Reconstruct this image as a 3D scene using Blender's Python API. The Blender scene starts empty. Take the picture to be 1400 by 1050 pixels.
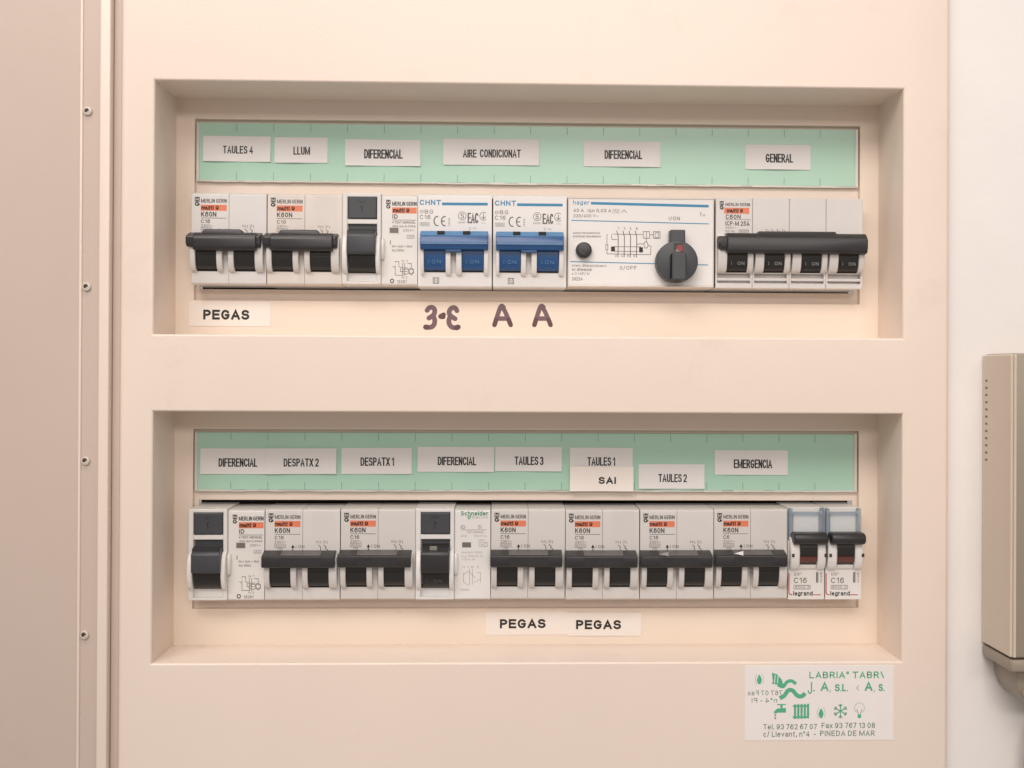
import bpy, bmesh, math, random
from mathutils import Vector, Matrix

scene = bpy.context.scene
COL = scene.collection

# ------------------------------------------------------------------ camera
# metres; x right, y into the wall, z up; the cabinet's front face is y = 0
D, F, U0, V0 = .56, 1661., 735.1, 500.53
YAW, PITCH, ROLL = .03166, .00344, .00475


def cam_rot():
    cy, sy = math.cos(YAW), math.sin(YAW)
    cp, sp = math.cos(PITCH), math.sin(PITCH)
    cr, sr = math.cos(ROLL), math.sin(ROLL)
    B = Matrix(((1, 0, 0), (0, 0, -1), (0, 1, 0)))
    Ry = Matrix(((cy, 0, -sy), (0, 1, 0), (sy, 0, cy)))
    Rx = Matrix(((1, 0, 0), (0, cp, sp), (0, -sp, cp)))
    Rz = Matrix(((cr, -sr, 0), (sr, cr, 0), (0, 0, 1)))
    return Rz @ Rx @ Ry @ B          # world -> (right, down, forward)


RC = cam_rot()
RT = RC.transposed()
cam_d = bpy.data.cameras.new('camera')
cam = bpy.data.objects.new('camera', cam_d)
COL.objects.link(cam)
scene.camera = cam
cam_d.sensor_fit = 'HORIZONTAL'
cam_d.sensor_width = 36
cam_d.lens = F / 1400 * 36
cam_d.shift_x = (700 - U0) / 1400
cam_d.shift_y = (V0 - 525) / 1400
cam_d.clip_start = .01
cam_d.clip_end = 50
right, down, fwd = Vector(RC[0]), Vector(RC[1]), Vector(RC[2])
mw = Matrix.Identity(4)
for i in range(3):
    mw[i][0], mw[i][1], mw[i][2] = right[i], -down[i], -fwd[i]
mw[1][3] = -D
cam.matrix_world = mw

# ------------------------------------------------------------------ light
world = bpy.data.worlds.new('World')
scene.world = world
world.use_nodes = True
bg = world.node_tree.nodes['Background']
bg.inputs[0].default_value = (1, .90, .84, 1)
bg.inputs[1].default_value = .385


def area(name, loc, aim, sx, sy, power, color, spread=180):
    l = bpy.data.lights.new(name, 'AREA')
    l.shape = 'RECTANGLE'
    l.size, l.size_y = sx, sy
    l.energy = power
    l.color = color
    l.spread = math.radians(spread)
    o = bpy.data.objects.new(name, l)
    COL.objects.link(o)
    o.location = loc
    o.rotation_euler = (Vector(aim) - Vector(loc)).to_track_quat('-Z', 'Y').to_euler()
    return o


area('ceiling_or_fill_lamp', (-.30, -.98, .80), (0, 0, .16), 1.2, .42, 2.45, (1, .91, .855), 75)
area('ceiling_or_fill_lamp', (-.05, -.42, 1.15), (0, -.05, 0), .9, .25, 5.5, (1, .91, .855))  # added overhead fill that brightens the ledges and device tops
area('ceiling_or_fill_lamp', (.35, -2.8, .78), (0, 0, .1), 1.2, .30, 16, (1, .91, .855))

scene.view_settings.view_transform = 'Standard'
scene.view_settings.look = 'None'
scene.view_settings.gamma = 1
scene.view_settings.exposure = 0
scene.view_settings.use_curve_mapping = False
scene.render.engine = 'CYCLES'
scene.cycles.max_bounces = 8

# ------------------------------------------------------------------ materials
MATS = {}


def mat(name, col, rough=.5, var=.04, scale=40, bump=0, bscale=600, spec=.5, trans=0, alpha=1, dirt=0, grime=0, indiv=0):
    m = bpy.data.materials.new(name)
    m.use_nodes = True
    nt = m.node_tree
    b = nt.nodes['Principled BSDF']
    b.inputs['Roughness'].default_value = rough
    b.inputs['Specular IOR Level'].default_value = spec
    b.inputs['Base Color'].default_value = (*col, 1)
    tc = nt.nodes.new('ShaderNodeTexCoord')
    if var:
        n = nt.nodes.new('ShaderNodeTexNoise')
        n.inputs['Scale'].default_value = scale
        n.inputs['Detail'].default_value = 5
        n.inputs['Roughness'].default_value = .6
        nt.links.new(tc.outputs['Object'], n.inputs['Vector'])
        r = nt.nodes.new('ShaderNodeValToRGB')
        r.color_ramp.elements[0].position = .3
        r.color_ramp.elements[1].position = .7
        r.color_ramp.elements[0].color = (*[c * (1 - var) for c in col], 1)
        r.color_ramp.elements[1].color = (*[min(1, c * (1 + var)) for c in col], 1)
        nt.links.new(n.outputs['Fac'], r.inputs['Fac'])
        out = r.outputs['Color']
        if dirt:
            n2 = nt.nodes.new('ShaderNodeTexNoise')
            n2.inputs['Scale'].default_value = 190
            n2.inputs['Detail'].default_value = 3
            nt.links.new(tc.outputs['Object'], n2.inputs['Vector'])
            r2 = nt.nodes.new('ShaderNodeValToRGB')
            r2.color_ramp.elements[0].position = .70
            r2.color_ramp.elements[1].position = .80
            r2.color_ramp.elements[0].color = (0, 0, 0, 1)
            r2.color_ramp.elements[1].color = (dirt, dirt, dirt, 1)
            nt.links.new(n2.outputs['Fac'], r2.inputs['Fac'])
            mx = nt.nodes.new('ShaderNodeMix')
            mx.data_type = 'RGBA'
            nt.links.new(r2.outputs['Color'], mx.inputs['Factor'])
            nt.links.new(out, mx.inputs['A'])
            mx.inputs['B'].default_value = (col[0] * .55, col[1] * .48, col[2] * .42, 1)
            out = mx.outputs['Result']
        if grime:
            n3 = nt.nodes.new('ShaderNodeTexNoise')
            n3.inputs['Scale'].default_value = 16
            n3.inputs['Detail'].default_value = 9
            n3.inputs['Roughness'].default_value = .72
            nt.links.new(tc.outputs['Object'], n3.inputs['Vector'])
            r3 = nt.nodes.new('ShaderNodeValToRGB')
            r3.color_ramp.elements[0].position = .58
            r3.color_ramp.elements[1].position = .80
            r3.color_ramp.elements[0].color = (0, 0, 0, 1)
            r3.color_ramp.elements[1].color = (grime * 2.4, grime * 2.4, grime * 2.4, 1)
            nt.links.new(n3.outputs['Fac'], r3.inputs['Fac'])
            mx = nt.nodes.new('ShaderNodeMix')
            mx.data_type = 'RGBA'
            nt.links.new(r3.outputs['Color'], mx.inputs['Factor'])
            nt.links.new(out, mx.inputs['A'])
            mx.inputs['B'].default_value = (col[0] * .62, col[1] * .55, col[2] * .46, 1)
            out = mx.outputs['Result']
        if indiv:
            oi = nt.nodes.new('ShaderNodeObjectInfo')
            r4 = nt.nodes.new('ShaderNodeValToRGB')
            r4.color_ramp.elements[0].color = (1 - indiv, 1 - indiv * 1.3, 1 - indiv * 1.9, 1)
            r4.color_ramp.elements[1].color = (1, 1, 1, 1)
            nt.links.new(oi.outputs['Random'], r4.inputs['Fac'])
            mx = nt.nodes.new('ShaderNodeMix')
            mx.data_type = 'RGBA'
            mx.blend_type = 'MULTIPLY'
            mx.inputs['Factor'].default_value = 1
            nt.links.new(out, mx.inputs['A'])
            nt.links.new(r4.outputs['Color'], mx.inputs['B'])
            out = mx.outputs['Result']
        nt.links.new(out, b.inputs['Base Color'])
        mr = nt.nodes.new('ShaderNodeMapRange')
        mr.inputs['To Min'].default_value = max(.02, rough - .06)
        mr.inputs['To Max'].default_value = min(1, rough + .06)
        nt.links.new(n.outputs['Fac'], mr.inputs['Value'])
        nt.links.new(mr.outputs['Result'], b.inputs['Roughness'])
    if bump:
        nb = nt.nodes.new('ShaderNodeTexNoise')
        nb.inputs['Scale'].default_value = bscale
        nb.inputs['Detail'].default_value = 2
        nt.links.new(tc.outputs['Object'], nb.inputs['Vector'])
        bp = nt.nodes.new('ShaderNodeBump')
        bp.inputs['Strength'].default_value = bump
        bp.inputs['Distance'].default_value = .0006
        nt.links.new(nb.outputs['Fac'], bp.inputs['Height'])
        nt.links.new(bp.outputs['Normal'], b.inputs['Normal'])
    if trans:
        b.inputs['Transmission Weight'].default_value = trans
        b.inputs['IOR'].default_value = 1.45
    if alpha < 1:
        b.inputs['Alpha'].default_value = alpha
    MATS[name] = m
    return m


def clear(name, tint, fac):
    """thin clear plastic: mostly see-through, a little gloss"""
    nt = MATS[name].node_tree
    b = nt.nodes['Principled BSDF']
    b.inputs['Base Color'].default_value = (*tint, 1)
    t = nt.nodes.new('ShaderNodeBsdfTransparent')
    t.inputs[0].default_value = (*tint, 1)
    mx = nt.nodes.new('ShaderNodeMixShader')
    mx.inputs[0].default_value = fac
    nt.links.new(t.outputs[0], mx.inputs[1])
    nt.links.new(b.outputs[0], mx.inputs[2])
    nt.links.new(mx.outputs[0], nt.nodes['Material Output'].inputs['Surface'])


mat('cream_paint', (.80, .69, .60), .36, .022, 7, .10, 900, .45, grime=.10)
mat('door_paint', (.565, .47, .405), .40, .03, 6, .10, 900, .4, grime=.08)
mat('plate_plastic', (.84, .73, .62), .5, .02, 20, .05, 700, .4)
mat('pan_plastic', (.78, .68, .59), .5, .03, 30)
mat('interior_and_gap_shade', (.02, .017, .015), .8, 0)  # cabinet interior; also painted gap shade below the levers
mat('wall_paint', (.81, .78, .755), .85, .02, 25, .18, 260, .2)
mat('grey_plastic', (.71, .695, .69), .40, .025, 60, .03, 2500, .45, dirt=.10, indiv=.07)
mat('cream_plastic', (.70, .65, .60), .42, .03, 60, .03, 2500, .45, dirt=.16)
mat('cheek_plastic', (.65, .63, .61), .45, .03, 80, 0, 0, .45, dirt=.15)
mat('white_plastic', (.77, .76, .75), .36, .02, 60, .03, 2500, .5, dirt=.08, indiv=.05)
mat('black_plastic', (.024, .023, .025), .36, .12, 90, .05, 3000, .5)
mat('lever_plastic', (.018, .017, .016), .32, .15, 120, 0, 0, .5)
mat('handle_grey', (.095, .09, .088), .3, .10, 80, 0, 0, .5)
mat('slate_plastic', (.046, .05, .058), .42, .10, 80, .04, 3000, .5)
mat('blue_plastic', (.018, .080, .225), .32, .06, 90, .03, 3000, .5)
mat('blue_edge', (.09, .22, .40), .38, .06, 90, 0, 0, .5)
mat('green_paper', (.43, .67, .54), .30, .02, 30, .02, 300, .4)
mat('tick_ink', (.16, .34, .25), .6, 0)
mat('clear_rim', (.66, .64, .58), .25, .02, 60)
mat('label_paper', (.79, .775, .765), .7, .02, 50, .05, 1500, .3)
mat('sticker_white', (.86, .80, .74), .45, .01, 50)
mat('black_ink', (.014, .012, .012), .5, 0)
mat('grey_ink', (.12, .105, .10), .5, 0)
mat('pale_ink', (.33, .31, .30), .5, 0)
mat('orange_ink', (.76, .215, .105), .5, .05, 200)
mat('blue_ink', (.04, .24, .42), .5, .04, 200)
mat('green_ink', (.03, .26, .12), .5, 0)
mat('teal_ink', (.09, .42, .25), .5, .1, 300)
mat('sage_ink', (.16, .26, .18), .5, .1, 300)
mat('pale_teal_ink', (.35, .55, .42), .5, .1, 300)
mat('red_ink', (.50, .05, .06), .5, 0)
mat('red_plastic', (.30, .03, .035), .4, .05, 100)
mat('maroon_plastic', (.13, .035, .03), .35, .05, 100)
mat('lever_ink', (.21, .215, .19), .5, 0)
mat('marker_ink', (.165, .10, .118), .5, .08, 160)
mat('marker_dark', (.10, .055, .055), .5, .08, 160)
mat('clear_plastic', (.92, .96, .99), .08, 0)
clear('clear_plastic', (.94, .965, .985), .13)
mat('blue_tint', (.32, .42, .56), .15, 0)
clear('blue_tint', (.72, .77, .82), .18)
mat('steel', (.62, .55, .48), .3, .05, 200)
mat('hole_dark', (.05, .035, .025), .6, 0)
mat('unit_side_lit', (.62, .53, .43), .30, .02, 12, 0, 0, .5)  # unit's beige lightened: the lit side is painted in
mat('unit_shaded', (.30, .255, .20), .4, .02, 12, 0, 0, .5)  # same beige darkened: shade painted into the unit's front
mat('vent_brown', (.16, .12, .09), .6, 0)
mat('cord_brown', (.10, .075, .06), .5, .05, 100)
mat('window_grey', (.16, .15, .13), .3, 0)
mat('installer_paper', (.84, .80, .77), .35, .02, 60)

# ------------------------------------------------------------------ lettering
def arc(cx, cz, rx, rz, a0, a1, n=8):
    return [(cx + rx * math.cos(math.radians(a0 + (a1 - a0) * k / n)), cz + rz * math.sin(math.radians(a0 + (a1 - a0) * k / n))) for k in range(n + 1)]


# plain grotesque letters as centre-line strokes: (width, [strokes]); cap height 1, x-height .72
def make_font():
    G = {}
    O = arc(.3, .5, .3, .5, 90, 450, 20)
    G['O'] = (.6, [O]); G['0'] = (.5, [arc(.25, .5, .25, .5, 90, 450, 18)])
    G['I'] = (0, [[(0, 0), (0, 1)]])
    G['L'] = (.46, [[(0, 1), (0, 0), (.46, 0)]])
    G['T'] = (.56, [[(0, 1), (.56, 1)], [(.28, 1), (.28, 0)]])
    G['E'] = (.5, [[(.5, 1), (0, 1), (0, 0), (.5, 0)], [(0, .52), (.46, .52)]])
    G['F'] = (.47, [[(.47, 1), (0, 1), (0, 0)], [(0, .5), (.42, .5)]])
    G['H'] = (.54, [[(0, 0), (0, 1)], [(.54, 0), (.54, 1)], [(0, .52), (.54, .52)]])
    G['N'] = (.54, [[(0, 0), (0, 1)], [(0, 1), (.54, 0)], [(.54, 0), (.54, 1)]])
    G['M'] = (.8, [[(0, 0), (0, 1)], [(0, 1), (.4, .06), (.8, 1)], [(.8, 1), (.8, 0)]])
    G['A'] = (.62, [[(0, 0), (.31, 1), (.62, 0)], [(.1, .31), (.52, .31)]])
    G['V'] = (.6, [[(0, 1), (.3, 0), (.6, 1)]])
    G['X'] = (.56, [[(0, 1), (.56, 0)], [(0, 0), (.56, 1)]])
    G['K'] = (.54, [[(0, 0), (0, 1)], [(.52, 1), (0, .36)], [(.2, .6), (.54, 0)]])
    G['D'] = (.56, [[(0, 0), (0, 1), (.22, 1)] + arc(.22, .5, .34, .5, 90, -90, 12)[1:] + [(0, 0)]])
    G['P'] = (.5, [[(0, 0), (0, 1), (.26, 1)] + arc(.26, .74, .24, .26, 90, -90, 10)[1:] + [(0, .48)]])
    G['R'] = (.54, [[(0, 0), (0, 1), (.27, 1)] + arc(.27, .74, .24, .26, 90, -90, 10)[1:] + [(0, .48)], [(.28, .48), (.54, 0)]])
    G['B'] = (.54, [[(0, 0), (0, 1), (.27, 1)] + arc(.27, .765, .23, .235, 90, -90, 8)[1:] + [(0, .53)], [(.27, .53)] + arc(.27, .265, .27, .265, 90, -90, 8)[1:] + [(0, 0)]])
    G['U'] = (.54, [[(0, 1), (0, .28)] + arc(.27, .28, .27, .28, 180, 360, 10)[1:] + [(.54, 1)]])
    G['C'] = (.58, [arc(.3, .5, .3, .5, 38, 322, 16)])
    G['G'] = (.6, [arc(.3, .5, .3, .5, 42, 322, 16) + [(.58, .46), (.34, .46)]])
    G['S'] = (.54, [arc(.27, .745, .25, .255, 25, 180, 8) + arc(.27, .745, .25, .235, 180, 262, 4)[1:] + arc(.27, .265, .27, .265, 82, -70, 9)[0:] + arc(.27, .265, .27, .265, -80, -160, 5)])
    G['J'] = (.42, [[(.42, 1), (.42, .25)] + arc(.21, .25, .21, .25, 0, -175, 9)[1:]])
    G['1'] = (.24, [[(0, .78), (.24, 1), (.24, 0)]])
    G['2'] = (.5, [arc(.25, .72, .25, .28, 165, -25, 10) + [(.02, 0), (.5, 0)]])
    G['3'] = (.5, [arc(.24, .75, .23, .25, 155, -80, 9), arc(.24, .265, .26, .265, 80, -158, 10)])
    G['4'] = (.54, [[(.4, 0), (.4, 1), (0, .26), (.54, .26)]])
    G['5'] = (.5, [[(.46, 1), (.09, 1), (.03, .5)] + arc(.24, .33, .26, .33, 130, -155, 11)])
    G['6'] = (.5, [arc(.26, .7, .25, .3, 30, 120, 5) + [(.02, .55), (0, .33)] + arc(.25, .32, .25, .32, 180, 530, 16)])
    G['7'] = (.48, [[(0, 1), (.48, 1), (.16, 0)]])
    G['8'] = (.5, [arc(.25, .755, .22, .245, -90, 270, 14), arc(.25, .255, .25, .255, 90, 450, 14)])
    G['9'] = (.5, [arc(.24, .3, .25, .3, 210, 300, 5) + [(.48, .45), (.5, .67)] + arc(.25, .68, .25, .32, 0, 350, 16)])
    x = .72
    G['a'] = (.46, [arc(.24, x - .2, .22, .2, 155, 0, 7) + [(.46, 0)], arc(.22, .2, .22, .2, 85, 400, 12)])
    G['b'] = (.48, [[(0, 0), (0, 1.02)], arc(.24, .36, .24, .36, 90, 450, 14)])
    G['d'] = (.48, [[(.48, 0), (.48, 1.02)], arc(.24, .36, .24, .36, 90, 450, 14)])
    G['c'] = (.46, [arc(.24, .36, .24, .36, 45, 315, 12)])
    G['e'] = (.48, [[(.02, .37), (.48, .37)] + arc(.24, .36, .24, .36, 2, 318, 14)[1:]])
    G['f'] = (.3, [[(.12, 0), (.12, .82)] + arc(.3, .82, .18, .2, 180, 90, 5)[1:], [(0, x), (.28, x)]])
    G['g'] = (.48, [arc(.24, .36, .24, .36, 90, 450, 14), [(.48, x), (.48, -.06)] + arc(.24, -.06, .24, .2, 0, -160, 8)[1:]])
    G['h'] = (.46, [[(0, 0), (0, 1.02)], [(0, .4)] + arc(.23, .45, .23, .27, 160, 0, 8) + [(.46, 0)]])
    G['i'] = (0, [[(0, 0), (0, x)], [(0, .9), (0, 1.02)]])
    G['k'] = (.42, [[(0, 0), (0, 1.02)], [(.4, .72), (0, .28)], [(.16, .44), (.42, 0)]])
    G['z'] = (.42, [[(0, .72), (.42, .72), (0, 0), (.42, 0)]])
    G['l'] = (0, [[(0, 0), (0, 1.02)]])
    G['m'] = (.76, [[(0, 0), (0, x)], arc(.19, .47, .19, .25, 165, 0, 7) + [(.38, 0)], arc(.57, .47, .19, .25, 165, 0, 7) + [(.76, 0)]])
    G['n'] = (.46, [[(0, 0), (0, x)], arc(.23, .45, .23, .27, 160, 0, 8) + [(.46, 0)]])
    G['o'] = (.48, [arc(.24, .36, .24, .36, 90, 450, 14)])
    G['p'] = (.48, [[(0, -.26), (0, x)], arc(.24, .36, .24, .36, 90, 450, 14)])
    G['r'] = (.28, [[(0, 0), (0, x)], arc(.24, .42, .24, .3, 170, 80, 5)])
    G['s'] = (.42, [arc(.21, .54, .19, .18, 25, 255, 8) + arc(.21, .18, .21, .18, 75, -160, 8)])
    G['t'] = (.28, [[(.12, .94), (.12, .14)] + arc(.26, .14, .14, .14, 180, 270, 4)[1:], [(0, x), (.28, x)]])
    G['u'] = (.46, [[(0, x), (0, .24)] + arc(.23, .25, .23, .25, 180, 340, 8), [(.46, x), (.46, 0)]])
    G['v'] = (.46, [[(0, x), (.23, 0), (.46, x)]])
    G['x'] = (.44, [[(0, x), (.44, 0)], [(0, 0), (.44, x)]])
    G['.'] = (0, [[(0, 0), (0, .1)]]); G[','] = (.06, [[(.06, .1), (.06, .02), (0, -.14)]])
    G['-'] = (.26, [[(0, .38), (.26, .38)]]); G['/'] = (.3, [[(0, -.04), (.3, 1.04)]])
    G['\\'] = (.3, [[(.3, 0), (0, 1)]])
    G['"'] = (.16, [[(0, 1), (0, .74)], [(.16, 1), (.16, .74)]])
    G['='] = (.4, [[(0, .28), (.4, .28)], [(0, .5), (.4, .5)]])
    G['#'] = (.4, [[(0, .35), (.4, .35)], [(0, .65), (.4, .65)], [(.12, .1), (.14, .9)], [(.26, .1), (.28, .9)]])
    G['~'] = (.5, [arc(.125, .45, .125, .12, 180, 0, 6) + arc(.375, .45, .125, .12, 180, 360, 6)[1:]])
    G['\u0394'] = (.56, [[(0, 0), (.28, 1), (.56, 0), (0, 0)]])
    G['\u00ba'] = (.24, [arc(.12, .82, .12, .18, 90, 450, 10)])
    G['<'] = (.22, [[(.22, .72), (0, .4), (.22, .08)]])
    return G


FONT = make_font()


# ------------------------------------------------------------------ mesh builder (millimetres)
S = .001


class MB:
    def __init__(self):
        self.bm = bmesh.new()
        self.mats = []

    def mi(self, m):
        if m not in self.mats:
            self.mats.append(m)
        return self.mats.index(m)

    def merge(self, src, m):
        k = self.mi(m)
        mp = {}
        for v in src.verts:
            mp[v] = self.bm.verts.new(v.co)
        for f in src.faces:
            try:
                nf = self.bm.faces.new([mp[v] for v in f.verts])
                nf.material_index = k
                nf.smooth = True
            except ValueError:
                pass
        src.free()

    def box(self, x0, x1, y0, y1, z0, z1, m, bev=0, seg=2):
        b = bmesh.new()
        bmesh.ops.create_cube(b, size=1)
        for v in b.verts:
            v.co = Vector((x0 + (v.co.x + .5) * (x1 - x0), y0 + (v.co.y + .5) * (y1 - y0), z0 + (v.co.z + .5) * (z1 - z0)))
        if bev:
            bmesh.ops.bevel(b, geom=list(b.edges), offset=bev, segments=seg, profile=.5, affect='EDGES')
        self.merge(b, m)

    def prism(self, pts, a0, a1, m, axis='x', bev=0, seg=2):
        """polygon extruded: axis x -> pts are (y, z); axis y -> pts are (x, z)"""
        b = bmesh.new()
        def P(p, a):
            return Vector((a, p[0], p[1])) if axis == 'x' else Vector((p[0], a, p[1]))
        A = [b.verts.new(P(p, a0)) for p in pts]
        B = [b.verts.new(P(p, a1)) for p in pts]
        n = len(pts)
        b.faces.new(A)
        b.faces.new(B[::-1])
        for i in range(n):
            b.faces.new((A[i], B[i], B[(i + 1) % n], A[(i + 1) % n]))
        bmesh.ops.recalc_face_normals(b, faces=list(b.faces))
        if bev:
            bmesh.ops.bevel(b, geom=list(b.edges), offset=bev, segments=seg, profile=.5, affect='EDGES')
        self.merge(b, m)

    def flat(self, pts, y, m):
        b = bmesh.new()
        f = b.faces.new([b.verts.new((p[0], y, p[1])) for p in pts])
        f.normal_update()
        if f.normal.y > 0:
            f.normal_flip()
        self.merge(b, m)

    def rect(self, x0, x1, z0, z1, y, m):
        self.flat([(x0, z0), (x1, z0), (x1, z1), (x0, z1)], y, m)

    def line(self, pts, w, y, m, cap=False, closed=False):
        """one ribbon along a polyline, facing -y"""
        P = [Vector(p) for p in pts]
        n = len(P)
        L, R = [], []
        for i in range(n):
            if closed:
                a, c = P[(i - 1) % n], P[(i + 1) % n]
            else:
                a, c = P[max(0, i - 1)], P[min(n - 1, i + 1)]
            d1 = (P[i] - a).normalized() if (P[i] - a).length > 1e-9 else (c - P[i]).normalized()
            d2 = (c - P[i]).normalized() if (c - P[i]).length > 1e-9 else d1
            t = d1 + d2
            t = t.normalized() if t.length > 1e-6 else d1
            nn = Vector((-t.y, t.x))
            k = 1 / max(.5, nn.dot(Vector((-d2.y, d2.x))))
            L.append(P[i] + nn * w / 2 * k)
            R.append(P[i] - nn * w / 2 * k)
        b = bmesh.new()
        lv = [b.verts.new((q.x, y, q.y)) for q in L]
        rv = [b.verts.new((q.x, y, q.y)) for q in R]
        for i in range(n if closed else n - 1):
            j = (i + 1) % n
            b.faces.new((lv[i], rv[i], rv[j], lv[j]))
        if cap:
            for e, s in ((0, -1), (n - 1, 1)):
                t = (P[1] - P[0]) if e == 0 else (P[-1] - P[-2])
                t = t.normalized() * s
                nn = Vector((-t.y, t.x))
                arc = [P[e] + (nn * math.cos(q) + t * math.sin(q)) * w / 2 for q in [math.pi * k / 8 for k in range(1, 8)]]
                first, last = (lv[e], rv[e]) if s > 0 else (rv[e], lv[e])
                b.faces.new([first] + [b.verts.new((q.x, y, q.y)) for q in arc] + [last])
        for f in b.faces:
            f.normal_update()
            if f.normal.y > 0:
                f.normal_flip()
        self.merge(b, m)

    def cyl(self, cx, cz, r, y0, y1, m, n=32, bev=0, r1=None):
        pts0 = [(cx + r * math.cos(2 * math.pi * k / n), cz + r * math.sin(2 * math.pi * k / n)) for k in range(n)]
        if r1 is None:
            b = bmesh.new()
            A = [b.verts.new((p[0], y0, p[1])) for p in pts0]
            B = [b.verts.new((p[0], y1, p[1])) for p in pts0]
            fa = b.faces.new(A)
            b.faces.new(B[::-1])
            for i in range(n):
                b.faces.new((A[i], B[i], B[(i + 1) % n], A[(i + 1) % n]))
            bmesh.ops.recalc_face_normals(b, faces=list(b.faces))
            if bev:
                es = [e for e in b.edges if all(abs(v.co.y - min(y0, y1)) < 1e-6 for v in e.verts)]
                bmesh.ops.bevel(b, geom=es, offset=bev, segments=3, profile=.5, affect='EDGES')
            self.merge(b, m)
        else:
            b = bmesh.new()
            A = [b.verts.new((p[0], y0, p[1])) for p in pts0]
            B = [b.verts.new((cx + r1 * math.cos(2 * math.pi * k / n), y1, cz + r1 * math.sin(2 * math.pi * k / n))) for k in range(n)]
            for i in range(n):
                b.faces.new((A[i], B[i], B[(i + 1) % n], A[(i + 1) % n]))
            bmesh.ops.recalc_face_normals(b, faces=list(b.faces))
            self.merge(b, m)

    def text(self, s, x0, x1, z0, z1, y, m, bold=0, mirror=False, fn=None):
        """s as ink strokes fitted into the box; bold adds to the stroke weight"""
        x, strokes = 0, []
        for ch in s:
            if ch == ' ':
                x += .3
                continue
            w, ss = FONT[ch]
            strokes += [[(x + p[0], p[1]) for p in st] for st in ss]
            x += w + .33
        allp = [p for st in strokes for p in st]
        ax, bx = min(p[0] for p in allp), max(p[0] for p in allp)
        az, bz = min(p[1] for p in allp), max(p[1] for p in allp)
        H = (z1 - z0)
        wgt = H * (.13 + bold * 3.2) / max(1, bz - az)
        wgt = min(wgt, .45 * H)
        h = wgt / 2
        k0 = len(self.bm.verts)
        for i, st in enumerate(strokes):
            q = []
            for p in st:
                u = (p[0] - ax) / max(1e-6, bx - ax) if bx > ax else .5
                if mirror:
                    u = 1 - u
                q.append((x0 + h + u * (x1 - x0 - 2 * h), z0 + h + (p[1] - az) / (bz - az) * (z1 - z0 - 2 * h)))
            # square ends reach the outline
            a, c = Vector(q[0]), Vector(q[1])
            if (Vector(q[0]) - Vector(q[-1])).length < 1e-4:
                self.line(q[:-1], wgt, y - .004 * (i % 3), m, closed=True)
            else:
                q[0] = tuple(a + (a - c).normalized() * h)
                a, c = Vector(q[-1]), Vector(q[-2])
                q[-1] = tuple(a + (a - c).normalized() * h)
                self.line(q, wgt, y - .004 * (i % 3), m)
        if fn:
            self.bm.verts.ensure_lookup_table()
            for v in self.bm.verts[k0:]:
                v.co.y += fn(v.co.x, v.co.z)

    def mesh(self, name, scale=S, sharp=18):
        me = bpy.data.meshes.new(name)
        for v in self.bm.verts:
            v.co *= scale
        self.bm.to_mesh(me)
        self.bm.free()
        for m in self.mats:
            me.materials.append(MATS[m])
        me.set_sharp_from_angle(angle=math.radians(sharp))
        return me


def link(name, me, parent=None, loc=(0, 0, 0)):
    o = bpy.data.objects.new(name, me)
    COL.objects.link(o)
    o.location = loc
    if parent:
        o.parent = parent
    return o


def tag(o, label=None, cat=None, group=None, kind=None):
    for k, v in (('label', label), ('category', cat), ('group', group), ('kind', kind)):
        if v:
            o[k] = v
    return o


def thing(name, label, cat, loc, group=None):
    o = bpy.data.objects.new(name, None)
    COL.objects.link(o)
    o.empty_display_size = .01
    o.location = loc
    return tag(o, label, cat, group)


CACHE = {}


def part(name, build, parent, key=None, loc=(0, 0, 0), label=None):
    if key and key in CACHE:
        me = CACHE[key]
    else:
        b = MB()
        build(b)
        me = b.mesh(name)
        if key:
            CACHE[key] = me
    o = link(name, me, parent, loc)
    if label:
        o['label'] = label
    return o


def at(u, v, y):
    """the point of the plane y (mm) behind which photo pixel u, v lies, in mm"""
    d = RT @ Vector(((u - U0) / F, (v - V0) / F, 1))
    t = (y * S + D) / d.y
    return d.x * t / S, d.z * t / S


# ------------------------------------------------------------------ the wall and the cabinet
DP = 37.4                               # depth of the front plates
XL, XR = -157.9, 187.8                  # recess openings
REC = ((15.7, 131.8), (-134.65, -19.6))
CX0, CX1 = -173.3, 209.8


def grid_holes(b, xs, zs, holes, y, m):
    k = b.mi(m)
    V = {}
    def vv(i, j):
        if (i, j) not in V:
            V[i, j] = b.bm.verts.new((xs[i], y, zs[j]))
        return V[i, j]
    for i in range(len(xs) - 1):
        for j in range(len(zs) - 1):
            cx, cz = (xs[i] + xs[i + 1]) / 2, (zs[j] + zs[j + 1]) / 2
            if any(h[0] < cx < h[1] and h[2] < cz < h[3] for h in holes):
                continue
            f = b.bm.faces.new((vv(i, j), vv(i + 1, j), vv(i + 1, j + 1), vv(i, j + 1)))
            f.material_index = k
            f.normal_update()
            if f.normal.y > 0:
                f.normal_flip()


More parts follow.
